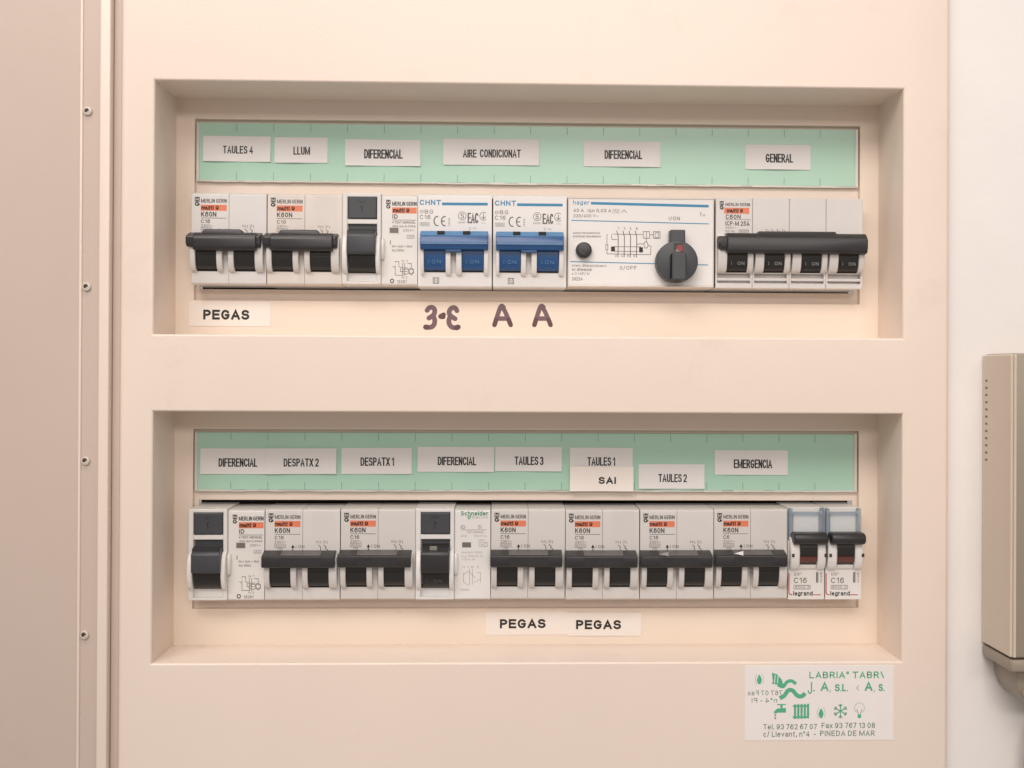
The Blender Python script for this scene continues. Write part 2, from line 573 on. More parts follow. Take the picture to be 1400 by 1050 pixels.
def sheet_with_holes(b, x0, x1, z0, z1, holes, y, depth, m, bev, outer=True, odepth=None):
    """front sheet, inward walls round each hole, rounded arrises"""
    xs = sorted({x0, x1, *[h[0] for h in holes], *[h[1] for h in holes]})
    zs = sorted({z0, z1, *[h[2] for h in holes], *[h[3] for h in holes]})
    t = MB()
    grid_holes(t, xs, zs, holes, y, m)
    bm = t.bm
    be = [e for e in bm.edges if len(e.link_faces) == 1]
    inner, rim = [], []
    for e in be:
        mid = (e.verts[0].co + e.verts[1].co) / 2
        on_out = abs(mid.x - x0) < 1e-4 or abs(mid.x - x1) < 1e-4 or abs(mid.z - z0) < 1e-4 or abs(mid.z - z1) < 1e-4
        (rim if on_out else inner).append(e)
    todo = [(inner, depth)] + ([(rim, odepth or depth)] if outer else [])
    bevs = []
    for es, dd in todo:
        r = bmesh.ops.extrude_edge_only(bm, edges=es)
        for v in [g for g in r['geom'] if isinstance(g, bmesh.types.BMVert)]:
            v.co.y += dd
        bevs += es
    bmesh.ops.recalc_face_normals(bm, faces=list(bm.faces))
    big = max(bm.faces, key=lambda f: f.calc_area())
    if big.normal.y > 0:
        bmesh.ops.reverse_faces(bm, faces=list(bm.faces))
    if bev:
        bmesh.ops.bevel(bm, geom=[e for e in inner if e.is_valid], offset=bev, segments=5, profile=.5, affect='EDGES')
        if outer:
            rest = [e for e in bm.edges if all(abs(v.co.y - y) < 1e-4 and (abs(v.co.x - x0) < 1e-3 or abs(v.co.x - x1) < 1e-3) for v in e.verts) and abs(e.verts[0].co.x - e.verts[1].co.x) < 1e-4]
            bmesh.ops.bevel(bm, geom=rest, offset=2.2, segments=6, profile=.5, affect='EDGES')
    b.merge(bm, m)


WALL_Y = 5.0
b = MB()
sheet_with_holes(b, -900, 900, -800, 900, [(CX0 - 3.8, CX1 - 1, -300, 300)], WALL_Y, 40, 'wall_paint', 0, outer=False)
tag(link('wall', b.mesh('wall')), kind='structure')

cab = thing('electrical_cabinet', 'cream painted electrical panel front with two rectangular recesses holding breaker rows', 'electrical panel', (0, 0, -.32))
CZ = 320


def cpart(name, build, parent=cab, key=None, label=None):
    off = (0, 0, CZ * S) if parent is cab else (0, 0, 0)
    return part(name, build, parent, key, off, label)


cpart('cover_frame', lambda b: sheet_with_holes(
    b, CX0, CX1, -310, 310, [(XL, XR, *REC[0]), (XL, XR, *REC[1])], 0, DP, 'cream_paint', 1.1, True, 14))

HX0, HX1 = -149.0, 178.6
HOLES = ((33.5, 122.0), (-117.0, -29.4))
ROWS = ((-147.5, 40.4), (-147.7, -110.6))     # device rows: left end, bottom of the device noses
DEV_Y = 25.4
NH = 43.7
plates = []
for r, (h0, h1) in enumerate(HOLES):
    z0, z1 = REC[r]
    pl = cpart('front_plate', lambda b: sheet_with_holes(
        b, XL - 1, XR + 1, z0 - 1, z1 + 1, [(HX0, HX1, h0, h1)], DP, 3.6, 'plate_plastic', .35, False))
    plates.append(pl)
    zb = ROWS[r][1]
    sl = (zb - 1.3, zb + NH + .6) if r == 0 else (zb - .4, zb + NH + 2.6)

    def pan(b):
        sheet_with_holes(b, HX0 - 1, HX1 + 1, h0 - 1, h1 + 1, [(HX0 + 2.2, HX1 - 2.4, *sl)], DP + 3.4, .9, 'pan_plastic', .3, False)
        b.rect(HX0 - 4, HX1 + 4, h0 - 4, h1 + 4, DP + 34, 'interior_and_gap_shade')
    cpart('back_pan', pan)
    # label holder: green paper behind a pale rim
    s0, s1 = h1 - 30.4, h1 - 1.5

    def strip(b):
        b.box(HX0 + 2.0, HX1 - 2.2, DP + 1.6, DP + 3.2, s0 + .7, s1 - .2, 'green_paper')
    st = cpart('label_strip', strip)

    def rim(b):
        b.box(HX0 + .5, HX0 + 2.0, DP + 1.0, DP + 3.2, s0, s1, 'clear_rim', .2)
        b.box(HX1 - 2.2, HX1 - .6, DP + 1.0, DP + 3.2, s0, s1, 'clear_rim', .2)
        random.seed(4 + r)
        x = HX0 + 2.0
        while x < HX1 - 2.3:
            w = min(random.uniform(2, 9), HX1 - 2.2 - x)
            b.box(x, x + w - .02, DP + 1.1, DP + 3.2, s0 - random.uniform(0, .25), s0 + .5 + random.uniform(0, .35), 'clear_rim', .1, 1)
            x += w
    part('strip_rim', rim, st)

    for lo, hi in ((s1 - 4.2, s1 - .4), (s0 + .9, s0 + 4.6)):
        def ticks(b):
            for k in range(1, 18):
                x = HX0 + 2.6 + k * 18 - .6 - (2 if r else 0)
                b.rect(x - .13, x + .13, lo, hi, DP + 1.55, 'tick_ink')
        part('tick_marks', ticks, st)


def smooth_path(pts, n=6):
    out = []
    P = [Vector(p) for p in pts]
    for i in range(len(P) - 1):
        p0, p1, p2, p3 = P[max(0, i - 1)], P[i], P[i + 1], P[min(len(P) - 1, i + 2)]
        for k in range(n):
            t = k / n
            out.append(.5 * ((2 * p1) + (p2 - p0) * t + (2 * p0 - 5 * p1 + 4 * p2 - p3) * t * t + (3 * p1 - p0 - 3 * p2 + p3) * t ** 3))
    out.append(P[-1])
    return out


# handwritten marker on the upper plate (pixel coordinates of the enlarged photo, 6.364 per photo pixel)
def marker(name, strokes):
    def bld(b):
        y = DP - .06
        for pts, m, w in strokes:
            q = [at(560 + u / 6.364, 400 + v / 6.364, DP) for u, v in pts]
            b.line(smooth_path(q), w, y, m, cap=True)
            y -= .03
    part(name, bld, plates[0])


marker('handwritten_three', [
    ([(152, 155), (172, 132), (200, 130), (218, 150), (214, 185), (195, 205), (168, 222)], 'marker_ink', 2.35),
    ([(205, 205), (218, 235), (214, 275), (190, 300), (150, 302)], 'marker_ink', 2.35),
    ([(140, 300), (152, 302)], 'marker_dark', 2.5)])
marker('handwritten_dash', [([(268, 207), (296, 192)], 'marker_dark', 2.2), ([(270, 210), (292, 212)], 'marker_dark', 2.2)])
marker('handwritten_reversed_three', [
    ([(412, 158), (396, 134), (368, 134), (346, 160), (348, 190), (368, 210), (396, 228)], 'marker_ink', 2.35),
    ([(352, 210), (342, 240), (346, 275), (370, 302), (410, 306)], 'marker_ink', 2.35),
    ([(408, 306), (422, 300)], 'marker_dark', 2.5)])
for dx in (0, 347):
    marker('handwritten_letter', [
        ([(738 + dx, 282), (790 + dx, 128), (818 + dx, 128)], 'marker_ink', 2.2),
        ([(800 + dx, 126), (828 + dx, 160), (880 + dx, 282)], 'marker_ink', 2.2),
        ([(760 + dx, 226), (858 + dx, 226)], 'marker_ink', 2.2),
        ([(740 + dx, 278), (752 + dx, 238)], 'marker_dark', 2.25),
        ([(878 + dx, 278), (862 + dx, 236)], 'marker_dark', 2.25)])

# ------------------------------------------------------------------ the door leaf at the left
door = thing('cabinet_door', 'cream metal door leaf at the left edge with four small screws in a raised strip', 'door', (-.19, 0, -.32))
DX = 190


def dpart(name, build, parent=door):
    return part(name, build, parent, None, (DX * S, 0, CZ * S) if parent is door else (0, 0, 0))


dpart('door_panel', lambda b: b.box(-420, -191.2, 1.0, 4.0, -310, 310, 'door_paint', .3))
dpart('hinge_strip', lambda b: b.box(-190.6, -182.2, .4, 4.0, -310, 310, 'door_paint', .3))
dpart('fold_ridge', lambda b: b.box(-191.6, -190.3, -.5, 3.5, -310, 310, 'cream_paint', .55, 3))
dpart('edge_flange', lambda b: b.box(-182.0, -177.3, -2.4, 4.0, -310, 310, 'cream_paint', .7, 3))
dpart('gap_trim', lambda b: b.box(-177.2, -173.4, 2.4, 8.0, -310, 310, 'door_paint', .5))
for z in (117.2, 37.1, -42.2, -121.5):
    def screw(b):
        b.cyl(0, 0, 2.0, -.75, .2, 'steel', 24, .5)
    sc = part('screw', screw, door, 'screw', (DX * S - .1882, 0, (CZ + z) * S))

    def hole(b):
        b.cyl(-.2, .2, 1.05, -.82, -.76, 'hole_dark', 20)
        b.line([(-.1, -.9), (.9, -.2)], .55, -.86, 'steel', True)
    part('screw_slot', hole, sc, 'screw_slot')


# ------------------------------------------------------------------ breakers
SEAT = random.Random(11)


def seat(o):
    """each device sits a little differently on its rail"""
    o.location.y += SEAT.uniform(-.25, .35) * S
    o.location.z += SEAT.uniform(-.22, .22) * S
    o.rotation_euler = (math.radians(SEAT.uniform(-.35, .35)), math.radians(SEAT.uniform(-.16, .16)), 0)


class Dev:
    """photo-pixel rulers for one device face: X, Z give millimetres on the nose"""
    def __init__(self, x0, top, k=2.842):
        self.x0, self.top, self.k = x0, top, k

    def X(self, u):
        return (u - self.x0) / self.k

    def Z(self, v):
        return NH - (v - self.top) / self.k


INK_Y = -.06


def nose(b, x0, x1, z0, z1, m, front=0, back=26, bev=.14, r=1.25):
    q = [math.radians(90 * k / 4) for k in range(5)]
    pts = [(back, z0)] + [(front + r - r * math.sin(t), z0 + r * .8 - r * .8 * math.cos(t)) for t in q]
    pts += [(front + r - r * math.cos(t), z1 - r + r * math.sin(t)) for t in q] + [(back, z1)]
    b.prism(pts, x0, x1, m, 'x', bev, 1)


def cheek(b, x0, x1, zc, hh, o, m, bev=.25):
    pts = [(.3, zc - hh)] + [(-o * math.sin(t) ** .8, zc - hh * math.cos(t)) for t in [math.pi * k / 14 for k in range(1, 14)]] + [(.3, zc + hh)]
    b.prism(pts, x0, x1, m, 'x', bev, 1)


def lever(b, x0, x1, zc, hh, o, m):
    pts = [(.2, zc - hh)] + [(-o * math.sin(t) ** .7, zc - hh * math.cos(t)) for t in [math.pi * k / 14 for k in range(1, 14)]] + [(.2, zc + hh)]
    b.prism(pts, x0, x1, m, 'x', .12, 1)


def bar(b, x0, x1, zb, zt, zf, o, m, bev=.5):
    """handle bar: front from zb to zf at o, sloping top back to zt"""
    b.prism([(.2, zb + .4), (-o * .55, zb), (-o * .9, zb + .2), (-o, zb + 1.2), (-o, zf), (-1.2, zt), (.2, zt)], x0, x1, m, 'x', bev, 2)


def square_logo(b, x, z, w, h, y, m='black_ink'):
    """two stacked emblem blocks, one square with a cross and one round letter"""
    b.box(x, x + w, y, y + .03, z + h * .48, z + h, m)
    b.line([(x + w * .2, z + h * .56), (x + w * .2, z + h * .9), (x + w * .5, z + h * .64), (x + w * .8, z + h * .9), (x + w * .8, z + h * .56)], w * .11, y - .03, 'white_plastic')
    c = [(x + w * .5 + w * .38 * math.cos(a), z + h * .22 + h * .17 * math.sin(a)) for a in [math.radians(40 + 25 * k) for k in range(12)]]
    b.line(c + [(x + w * .88, z + h * .2), (x + w * .55, z + h * .2)], w * .24, y, m)


def frame_line(b, x0, x1, z0, z1, w, m, y=INK_Y):
    b.line([(x0, z0), (x1, z0), (x1, z1), (x0, z1)], w, y, m, closed=True)


def k60n_print(rating, poles2=True):
    d = Dev(362, 696)
    X, Z = d.X, d.Z

    def bld(b):
        y = INK_Y
        square_logo(b, X(367), Z(714), 2.3, 4.3, y)
        b.text('MERLIN GERIN', X(375.5), X(410), Z(709.5), Z(704.3), y, 'black_ink', .004)
        b.text('K60N', X(375.5), X(396), Z(728.5), Z(721.8), y, 'black_ink', .012)
        b.line([(X(375.5), Z(730.3)), (X(410), Z(730.3))], .2, y, 'black_ink')
        b.text(rating, X(375.5), X(375.5 + 4 * len(rating)), Z(737.3), Z(732.3), y, 'black_ink', .004)
        b.text('230V~', X(375.5), X(391), Z(742.6), Z(739), y, 'grey_ink')
        frame_line(b, X(375.5), X(390), Z(748.3), Z(743.6), .17, 'grey_ink')
        b.text('6000', X(377), X(388.5), Z(747.4), Z(744.6), y, 'grey_ink')
        frame_line(b, X(380), X(385.5), Z(753.4), Z(749.4), .17, 'grey_ink')
        b.text('3', X(381.8), X(383.8), Z(752.6), Z(750.2), y, 'grey_ink')
        b.line([(X(400), Z(757)), (X(400), Z(748))], .4, y, 'black_ink')
        b.flat([(X(397.6), Z(748.6)), (X(402.4), Z(748.6)), (X(400), Z(744.3))], y - .02, 'black_ink')
        b.text('I ON', X(404), X(415.5), Z(749.2), Z(744.9), y, 'grey_ink')
        b.text('N', X(431.5), X(435.5), Z(742.6), Z(739), y, 'grey_ink')
        b.text('1', X(436.8), X(438.2), Z(743.6), Z(739.6), y, 'grey_ink')
        b.text('2', X(441), X(444.2), Z(742.6), Z(739), y, 'grey_ink')
        b.text('1', X(445.4), X(446.8), Z(743.6), Z(739.6), y, 'grey_ink')
        b.line([(X(434.5), Z(744.6)), (X(437.6), Z(747.6)), (X(437.6), Z(756))], .28, y, 'black_ink')
        b.line([(X(441.5), Z(744.6)), (X(445), Z(747.4)), (X(443.8), Z(749.3)), (X(447), Z(751)), (X(446.6), Z(756))], .28, y, 'black_ink')
    return bld


def badge(u0, u1, v0, v1, d):
    def bld(b):
        X, Z = d.X, d.Z
        b.box(X(u0), X(u1), -.05, .2, Z(v1), Z(v0), 'orange_ink')
        L = u1 - u0
        b.text('multi', X(u0 + 1), X(u0 + L * .5), Z(v1 - 1.3), Z(v0 + 1.1), -.09, 'black_ink', .03)
        b.text('9', X(u0 + L * .57), X(u0 + L * .70), Z(v1 - 1.3), Z(v0 + 1.3), -.09, 'black_ink', .03)
    return bld


def pole_print_plates(b, x, m):
    """the faint insert lines on the upper half of a pole"""
    b.box(x + 4.4, x + 13.8, -.12, .3, 23, NH - 2.2, m, .05, 1)


def make_k60n(row, mod, rating, label, body='grey_plastic', tall=False, wedge=None):
    x0, zb = ROWS[row]
    t = thing('circuit_breaker', label, 'circuit breaker', ((x0 + mod * 18) * S, DEV_Y * S, zb * S), 'black handled two-pole breakers')
    seat(t)

    def body_b(b):
        for k in (0, 1):
            nose(b, k * 18 + (.2 if k == 0 else .06), k * 18 + (17.94 if k == 0 else 17.82), 0, NH, body)
            if body == 'cream_plastic' or mod % 4 == 2:
                b.box(k * 18 + 4.6, k * 18 + 15.4, -.1, .3, .9, 5.0, body, .05, 1)
                b.box(k * 18 + 4.6, k * 18 + 15.4, -.04, .3, 25.5, NH - 1.0, body, .04, 1)
    part('body', body_b, t, ('k60body', body, mod % 4 == 2))

    def cheeks_b(b):
        for x in ((.5, 3.0), (13.0, 15.7), (18.5, 21.1), (31.1, 34.9)):
            cheek(b, *x, 14.4, 8.6, 4.8, 'cheek_plastic')
    part('lever_guard', cheeks_b, t, 'k60cheek')
    for k, x in ((0, 3.1), (1, 21.2)):
        def lev(b):
            lever(b, .02, 9.8, 14.8, 7.8, 3.6, 'lever_plastic')
            b.box(0.04, 9.78, -3.75, -2, 13.2, 13.8, 'lever_plastic', .15, 1)
            b.box(-.05, 9.9, -.15, .2, 6.2, 7.6, 'interior_and_gap_shade')  # dark slit paints the gap's shade, no cavity behind it
        part('lever', lev, t, 'k60lever', (x * S, 0, 0))

    def handle(b):
        if tall:
            bar(b, -.9, 9.0, 17.2, 24.6, 22.6, 7.0, 'black_plastic', .8)
            bar(b, 26.0, 34.3, 17.0, 24.6, 22.6, 7.0, 'black_plastic', .8)
            b.prism([(.2, 16), (-4, 15.4), (-7.4, 15.7), (-8.2, 16.8), (-8.2, 21.6), (-7.2, 23.4), (-5, 24.3), (-1.2, 24.6), (.2, 24.6)], 2.6, 32.4, 'black_plastic', 'x', .9, 3)
            b.prism([(5.0, 22), (7.6, 25.7), (24.8, 25.7), (27.4, 22)], -6.6, -.5, 'black_plastic', 'y', .7, 3)
            b.box(-1.25, 1.0, -6.2, -2.4, 18.4, 22.4, 'black_plastic', .9, 2)
        else:
            b.prism([(.2, 17.2), (-3, 16.6), (-7.2, 16.6), (-7.9, 17.4), (-7.9, 21.9), (-7.4, 22.3), (-1.4, 24.0), (.2, 24.0)], -.2, 34.2, 'black_plastic', 'x', .4, 2)
            b.prism([(-7.0, 22.65), (-1.6, 24.15), (-1.6, 23.5), (-7.0, 21.8)], 8.6, 27.4, 'handle_grey', 'x', .1, 1)
            b.box(33.6, 34.7, -5.2, -3.2, 19.0, 21.2, 'cheek_plastic', .2, 1)
            b.box(8.6, 27.4, -8.05, -7.4, 17.6, 21.6, 'black_plastic', .1, 1)
    hd = part('handle', handle, t, ('k60handle', tall))
    if wedge:
        def wdg(b):
            for k, (yy, zz) in enumerate(((-7.0, 22.75),)):
                b.prism([(9.2, 23.4), (12.9, 24.3), (12.9, 22.0)], -7.55, -7.45, wedge, 'y')
        w = part('arrow_mark', lambda b: b.flat([(8.6, 23.3), (12.8, 24.5), (12.8, 22.3)], -8.35, wedge), hd, ('wedge', wedge))
    part('printed_text', k60n_print(rating), t, ('k60print', rating))
    part('badge', badge(375, 410, 712.3, 720.4, Dev(362, 696)), t, 'k60badge')
    return t


def id_print_mg(b):
    d = Dev(469, 265.5)
    X, Z = d.X, d.Z
    y = INK_Y
    square_logo(b, X(528.3), Z(285), 2.1, 4.2, y)
    b.text('MERLIN GERIN', X(536.5), X(570), Z(281), Z(275.5), y, 'black_ink', .01)
    b.text('ID', X(537), X(544), Z(298.8), Z(292.8), y, 'black_ink', .012)
    b.line([(X(537), Z(300.6)), (X(569.5), Z(300.6))], .2, y, 'black_ink')
    b.text('# TEST MENSUEL', X(537), X(568.5), Z(305.3), Z(302.3), y, 'grey_ink', .01)
    b.text('40A I\u0394n 0,030A', X(537), X(568.5), Z(310.8), Z(307.5), y, 'black_ink', .004)
    b.text('230V~', X(551.5), X(566), Z(316.3), Z(313), y, 'grey_ink')
    frame_line(b, X(557), X(566.5), Z(325.3), Z(321.3), .17, 'grey_ink')
    b.text('AC', X(559), X(565), Z(324.5), Z(322.2), y, 'grey_ink')
    b.text('I', X(533.5), X(535), Z(334), Z(328.5), y, 'black_ink', .01)
    b.text('Im = I\u0394m = 3kA', X(536.5), X(564), Z(338), Z(334.8), y, 'grey_ink', .004)
    b.text('Inc 500A', X(537), X(553), Z(343.6), Z(340.4), y, 'grey_ink', .004)
    # wiring sketch
    k = 'grey_ink'
    b.text('N 1', X(550), X(557.5), Z(358.2), Z(355.2), y, k)
    b.text('N 2', X(550), X(557.5), Z(380.5), Z(377.5), y, k)
    for pts in ([(541, 359), (541, 357.3), (546, 357.3), (546, 362)], [(541, 362), (541, 376), (552, 376)],
                [(551, 359), (551, 377)], [(554, 359), (554, 377)], [(557.5, 360), (563, 360), (563, 366)],
                [(545, 363.5), (550, 366), (559, 366)], [(548, 366), (548, 371), (558, 371)],
                [(537.5, 363.5), (540, 366)], [(560, 373), (563, 375.5), (566, 373), (566, 368), (560, 368)]):
        b.line([(X(u), Z(v)) for u, v in pts], .24, y, k)
    c = [(X(555.5) + 1.7 * math.cos(a), Z(371) + 1.25 * math.sin(a)) for a in [2 * math.pi * q / 16 for q in range(16)]]
    b.line(c, .26, y - .02, k, closed=True)
    c = [(X(562.5) + 1.2 * math.cos(a), Z(370) + 1.3 * math.sin(a)) for a in [2 * math.pi * q / 14 for q in range(14)]]
    b.line(c, .22, y - .02, k, closed=True)
    c = [(X(536.8) + .8 * math.cos(a), Z(383.8) + .85 * math.sin(a)) for a in [2 * math.pi * q / 14 for q in range(14)]]
    b.line(c, .42, y, 'black_ink', closed=True)
    b.text('15261', X(543.5), X(556.5), Z(386.6), Z(382.8), y, 'grey_ink')


def id_print_green(b):
    d = Dev(568.4, 696)
    X, Z = d.X, d.Z
    y = INK_Y
    b.text('Schneider', X(630), X(667.5), Z(705.3), Z(699), y, 'green_ink', .014)
    b.line([(X(640.5), Z(709.5)), (X(639.5), Z(707)), (X(642), Z(705.8)), (X(643.5), Z(707)), (X(642), Z(709.6)), (X(640), Z(709.8))], .35, y, 'green_ink')
    b.text('Electric', X(646), X(667), Z(709.3), Z(705.8), y, 'pale_ink')
    b.text('ID', X(630), X(636), Z(723.3), Z(718.6), y, 'grey_ink')
    b.text('Si', X(653.5), X(658), Z(723.2), Z(718), y, 'pale_ink')
    b.line([(X(630), Z(724.8)), (X(665.5), Z(724.8))], .17, y, 'grey_ink')
    for u0, u1, v, s in ((638, 662, 728, 'TEST MENSUEL'), (630, 638, 733, '40A'), (648, 666, 733, '30mA'), (654, 664, 739, '230V~'),
                         (631, 659, 755.5, 'Im=I\u0394m 1500'), (631, 660, 760.7, 'Inc 6000 A'), (631, 650, 765, '10kA'),
                         (632, 655, 775.5, 'N 1 R 2'), (630, 642, 806.5, '23354')):
        b.text(s, X(u0), X(u1), Z(v + 1.4), Z(v - 1.4), y, 'pale_ink')
    frame_line(b, X(655), X(666.5), Z(747.5), Z(742), .17, 'pale_ink')
    b.text('AC', X(657), X(665), Z(746.6), Z(743), y, 'pale_ink')
    for pts in ([(634, 783), (634, 796), (641, 801)], [(642, 778), (642, 800)], [(646, 778), (646, 800)], [(652, 783), (657, 783), (657, 797)],
                [(634, 786), (640, 781), (650, 790)], [(648, 797), (656, 792)]):
        b.line([(X(u), Z(v)) for u, v in pts], .2, y, 'pale_ink')


def make_id(row, mod, label, green=False):
    x0, zb = ROWS[row]
    t = thing('residual_current_device', label, 'residual current breaker', ((x0 + mod * 18) * S, DEV_Y * S, zb * S), 'two-module residual current devices')
    seat(t)

    def body_b(b):
        nose(b, 18.7, 35.94, 0, NH - .4, 'white_plastic')
        nose(b, .06, 18.55, 0, NH + .4, 'white_plastic', 1.2)
        m = 'white_plastic'
        b.box(.06, 2.6, -1.4, 3, .3, NH + .3, m, .55)
        b.box(16.6, 18.6, -1.4, 3, .3, NH + .3, m, .55)
        b.box(2.2, 17.0, -1.35, 3, 42.2, NH + .25, m, .4)
        b.box(2.2, 17.0, -1.0, 3, 29.2, 31.6, m, .4)
        b.prism([(2, 6.2), (.5, 6.0), (.5, 2.0), (-1.3, 1.5), (-1.3, .4), (2, .4)], 2.2, 17.0, m, 'x', .12, 1)
    part('body', body_b, t, 'idbody')

    def guard(b):
        cheek(b, .5, 2.9, 14.5, 9.5, 6.2, 'white_plastic', .4)
        cheek(b, 16.4, 18.5, 14.5, 9.5, 6.2, 'white_plastic', .4)
        cheek(b, 18.5, 20.2, 17.3, 5.6, 2.4, 'white_plastic', .5)
    part('lever_guard', guard, t, 'idguard')

    def btn(b):
        b.box(2.75, 16.45, -1.6, 2, 31.75, 42.1, 'slate_plastic', .5)
        b.text('TEST', 7.6, 11.4, 39.2, 40.3, -1.66, 'black_ink')
        b.text('T', 8.6, 10.2, 34.5, 37.6, -1.66, 'black_ink')
    part('test_button', btn, t, 'idtest')

    def lev(b):
        b.box(2.9, 16.3, .6, 2, 25, 29.1, 'slate_plastic', .2)
        lever(b, 3.6, 16.2, 15, 8.8, 4.4, 'lever_plastic')
        b.box(2.9, 16.4, -.2, 2, 5.8, 7.4, 'interior_and_gap_shade')  # painted shade line under the toggle
        b.prism([(.5, 27.2), (-5.2, 24.4), (-7.2, 24.2), (-8.2, 23.0), (-8.0, 15.0), (-7.4, 14.2), (-3, 13.8), (.5, 15)], 3.0, 16.4, 'slate_plastic' if not green else 'black_plastic', 'x', .5, 2)
        if not green:
            for k in range(4):
                b.box(2.9, 15.6, -5.6 + k * .9, -5.2 + k * .9, 23.6 + .4 * (4 - k) * .3, 25.5 + k * .25, 'black_plastic', .1, 1)
        else:
            b.box(7.0, 10.6, -5.0, -2.4, 24.2, 26.2, 'lever_ink', .2, 1)
            b.text('I . ON', 5.6, 12.8, 9.2, 10.5, -4.7, 'grey_ink')
    part('lever', lev, t, ('idlever', green))

    def win(b):
        if green:
            b.box(22.3, 26.6, -.08, .3, 25.1, 27.6, 'window_grey', .05, 1)
        else:
            b.box(22.2, 27.2, -.05, .3, 24.6, 28.0, 'cheek_plastic', .05, 1)
            b.box(22.6, 26.8, -.10, .3, 25.1, 27.6, 'window_grey', .05, 1)
    part('indicator_window', win, t, ('idwin', green))
    part('printed_text', id_print_green if green else id_print_mg, t, ('idprint', green))
    if not green:
        part('badge', badge(536.5, 570, 283.3, 291.5, Dev(469, 265.5)), t, 'idbadge')
    return t


def blue_print(b):
    def X(u):
        return (460 + u / 4.77 - 572.8) / 2.842
    def Z(v):
        return NH + .4 - (250 + v / 4.77 - 267.6) / 2.842
    y = INK_Y
    b.text('CHNT', X(552), X(690), Z(158), Z(124), y, 'blue_ink', .02)
    b.box(X(697), X(995), -.05, .2, Z(159), Z(141), 'blue_ink')
    b.text('e', X(553), X(580), Z(214), Z(190), y, 'pale_ink')
    b.text('BG', X(585), X(640), Z(214), Z(188), y, 'grey_ink')
    b.text('C16', X(553), X(622), Z(250), Z(223), y, 'grey_ink')
    frame_line(b, X(555), X(615), Z(294), Z(271), .2, 'pale_ink')
    b.text('6000', X(562), X(609), Z(290), Z(275), y, 'grey_ink')
    for cx, cc in ((662, 0), (710, 1)):
        c = [(X(cx + 4) + 1.5 * math.cos(a), Z(262) + 2.2 * math.sin(a)) for a in [math.radians(70 + 220 * q / 12) for q in range(13)]]
        b.line(c, .52, y, 'grey_ink')
    b.line([(X(695), Z(262)), (X(716), Z(262))], .5, y - .02, 'grey_ink')
    for k in range(5):
        b.rect(X(739), X(749), Z(248 + k * 11), Z(242 + k * 11), y, 'pale_ink')
    c = [(X(829) + 1.85 * math.cos(a), Z(227) + 1.95 * math.sin(a)) for a in [2 * math.pi * q / 20 for q in range(20)]]
    b.line(c, .24, y, 'grey_ink', closed=True)
    b.text('S', X(818), X(840), Z(244), Z(210), y - .01, 'grey_ink')
    b.text('ROSTEST', X(804), X(854), Z(276), Z(264), y, 'pale_ink')
    b.text('EAC', X(864), X(934), Z(275), Z(207), y, 'grey_ink')
    c = [(X(968) + 1.85 * math.cos(a), Z(229) + 1.95 * math.sin(a)) for a in [math.radians(50 + 260 * q / 18) for q in range(19)]]
    b.line(c, .24, y, 'grey_ink')
    b.line([(X(968), Z(212)), (X(968), Z(246))], .3, y - .01, 'grey_ink')
    b.line([(X(954), Z(232)), (X(968), Z(246)), (X(982), Z(232))], .3, y - .02, 'grey_ink')
    b.text('014', X(956), X(982), Z(278), Z(268), y, 'pale_ink')
    b.text('2', X(872), X(886), Z(316), Z(300), y, 'pale_ink')
    b.text('N', X(902), X(918), Z(316), Z(300), y, 'pale_ink')
    frame_line(b, X(641), X(677), Z(668), Z(632), .3, 'grey_ink')
    b.line([(X(650), Z(664)), (X(650), Z(636)), (X(668), Z(664)), (X(668), Z(636))], .3, y - .01, 'grey_ink')


def make_blue(mod, label):
    x0, zb = ROWS[0]
    t = thing('circuit_breaker', label, 'circuit breaker', ((x0 + mod * 18) * S, DEV_Y * S, zb * S), 'blue handled breakers')
    seat(t)

    def body_b(b):
        nose(b, .22, 35.74, -.9, NH + .3, 'white_plastic', 0)
    part('body', body_b, t, 'blbody')

    def guard(b):
        for x in ((1.8, 3.3), (13.7, 16.1), (18.7, 21.3), (32, 34)):
            cheek(b, *x, 14.5, 9.8, 4.6, 'white_plastic')
        b.box(16.1, 18.7, -.3, .2, 6, 20, 'cheek_plastic', .1, 1)
    part('lever_guard', guard, t, 'blguard')
    for x in (3.4, 21.5):
        def lev(b):
            lever(b, 0, 10.2, 15.6, 8.6, 3.8, 'blue_plastic')
            b.box(-.05, 10.25, -.3, .2, 6.4, 7.6, 'interior_and_gap_shade')  # shade of the lower lever gap, painted as a dark strip
            b.text('I ON', 2.0, 8, 10.3, 12.0, -4.0, 'blue_edge')
        part('lever', lev, t, 'bllever', (x * S, 0, 0))

    def handle(b):
        b.prism([(.2, 25.4), (-4.4, 25.6), (-5.2, 25.0), (-7.4, 22.9), (-8.2, 20.0), (-8.2, 19.2), (-7.6, 18.7), (-7.2, 16.8), (.2, 16.4)], 1.7, 34.0, 'blue_plastic', 'x', .3, 2)
        b.prism([(-4.3, 25.75), (-5.4, 25.2), (-7.2, 23.3), (-6.6, 23.0), (-4.5, 25.2)], 1.9, 33.8, 'blue_edge', 'x', .08, 1)
        b.box(2.0, 33.7, -8.36, -7.9, 19.1, 19.8, 'blue_edge', .15, 1)
        b.box(13.6, 21.4, -6.8, -2, 15.5, 17, 'blue_plastic', .3, 1)
        for x in (9.8, 22.0):
            b.box(x, x + 3.5, -6.95, -5.6, 23.7, 25.5, 'interior_and_gap_shade', .05, 1)
    part('handle', handle, t, 'blhandle')
    part('printed_text', blue_print, t, 'blprint')
    return t


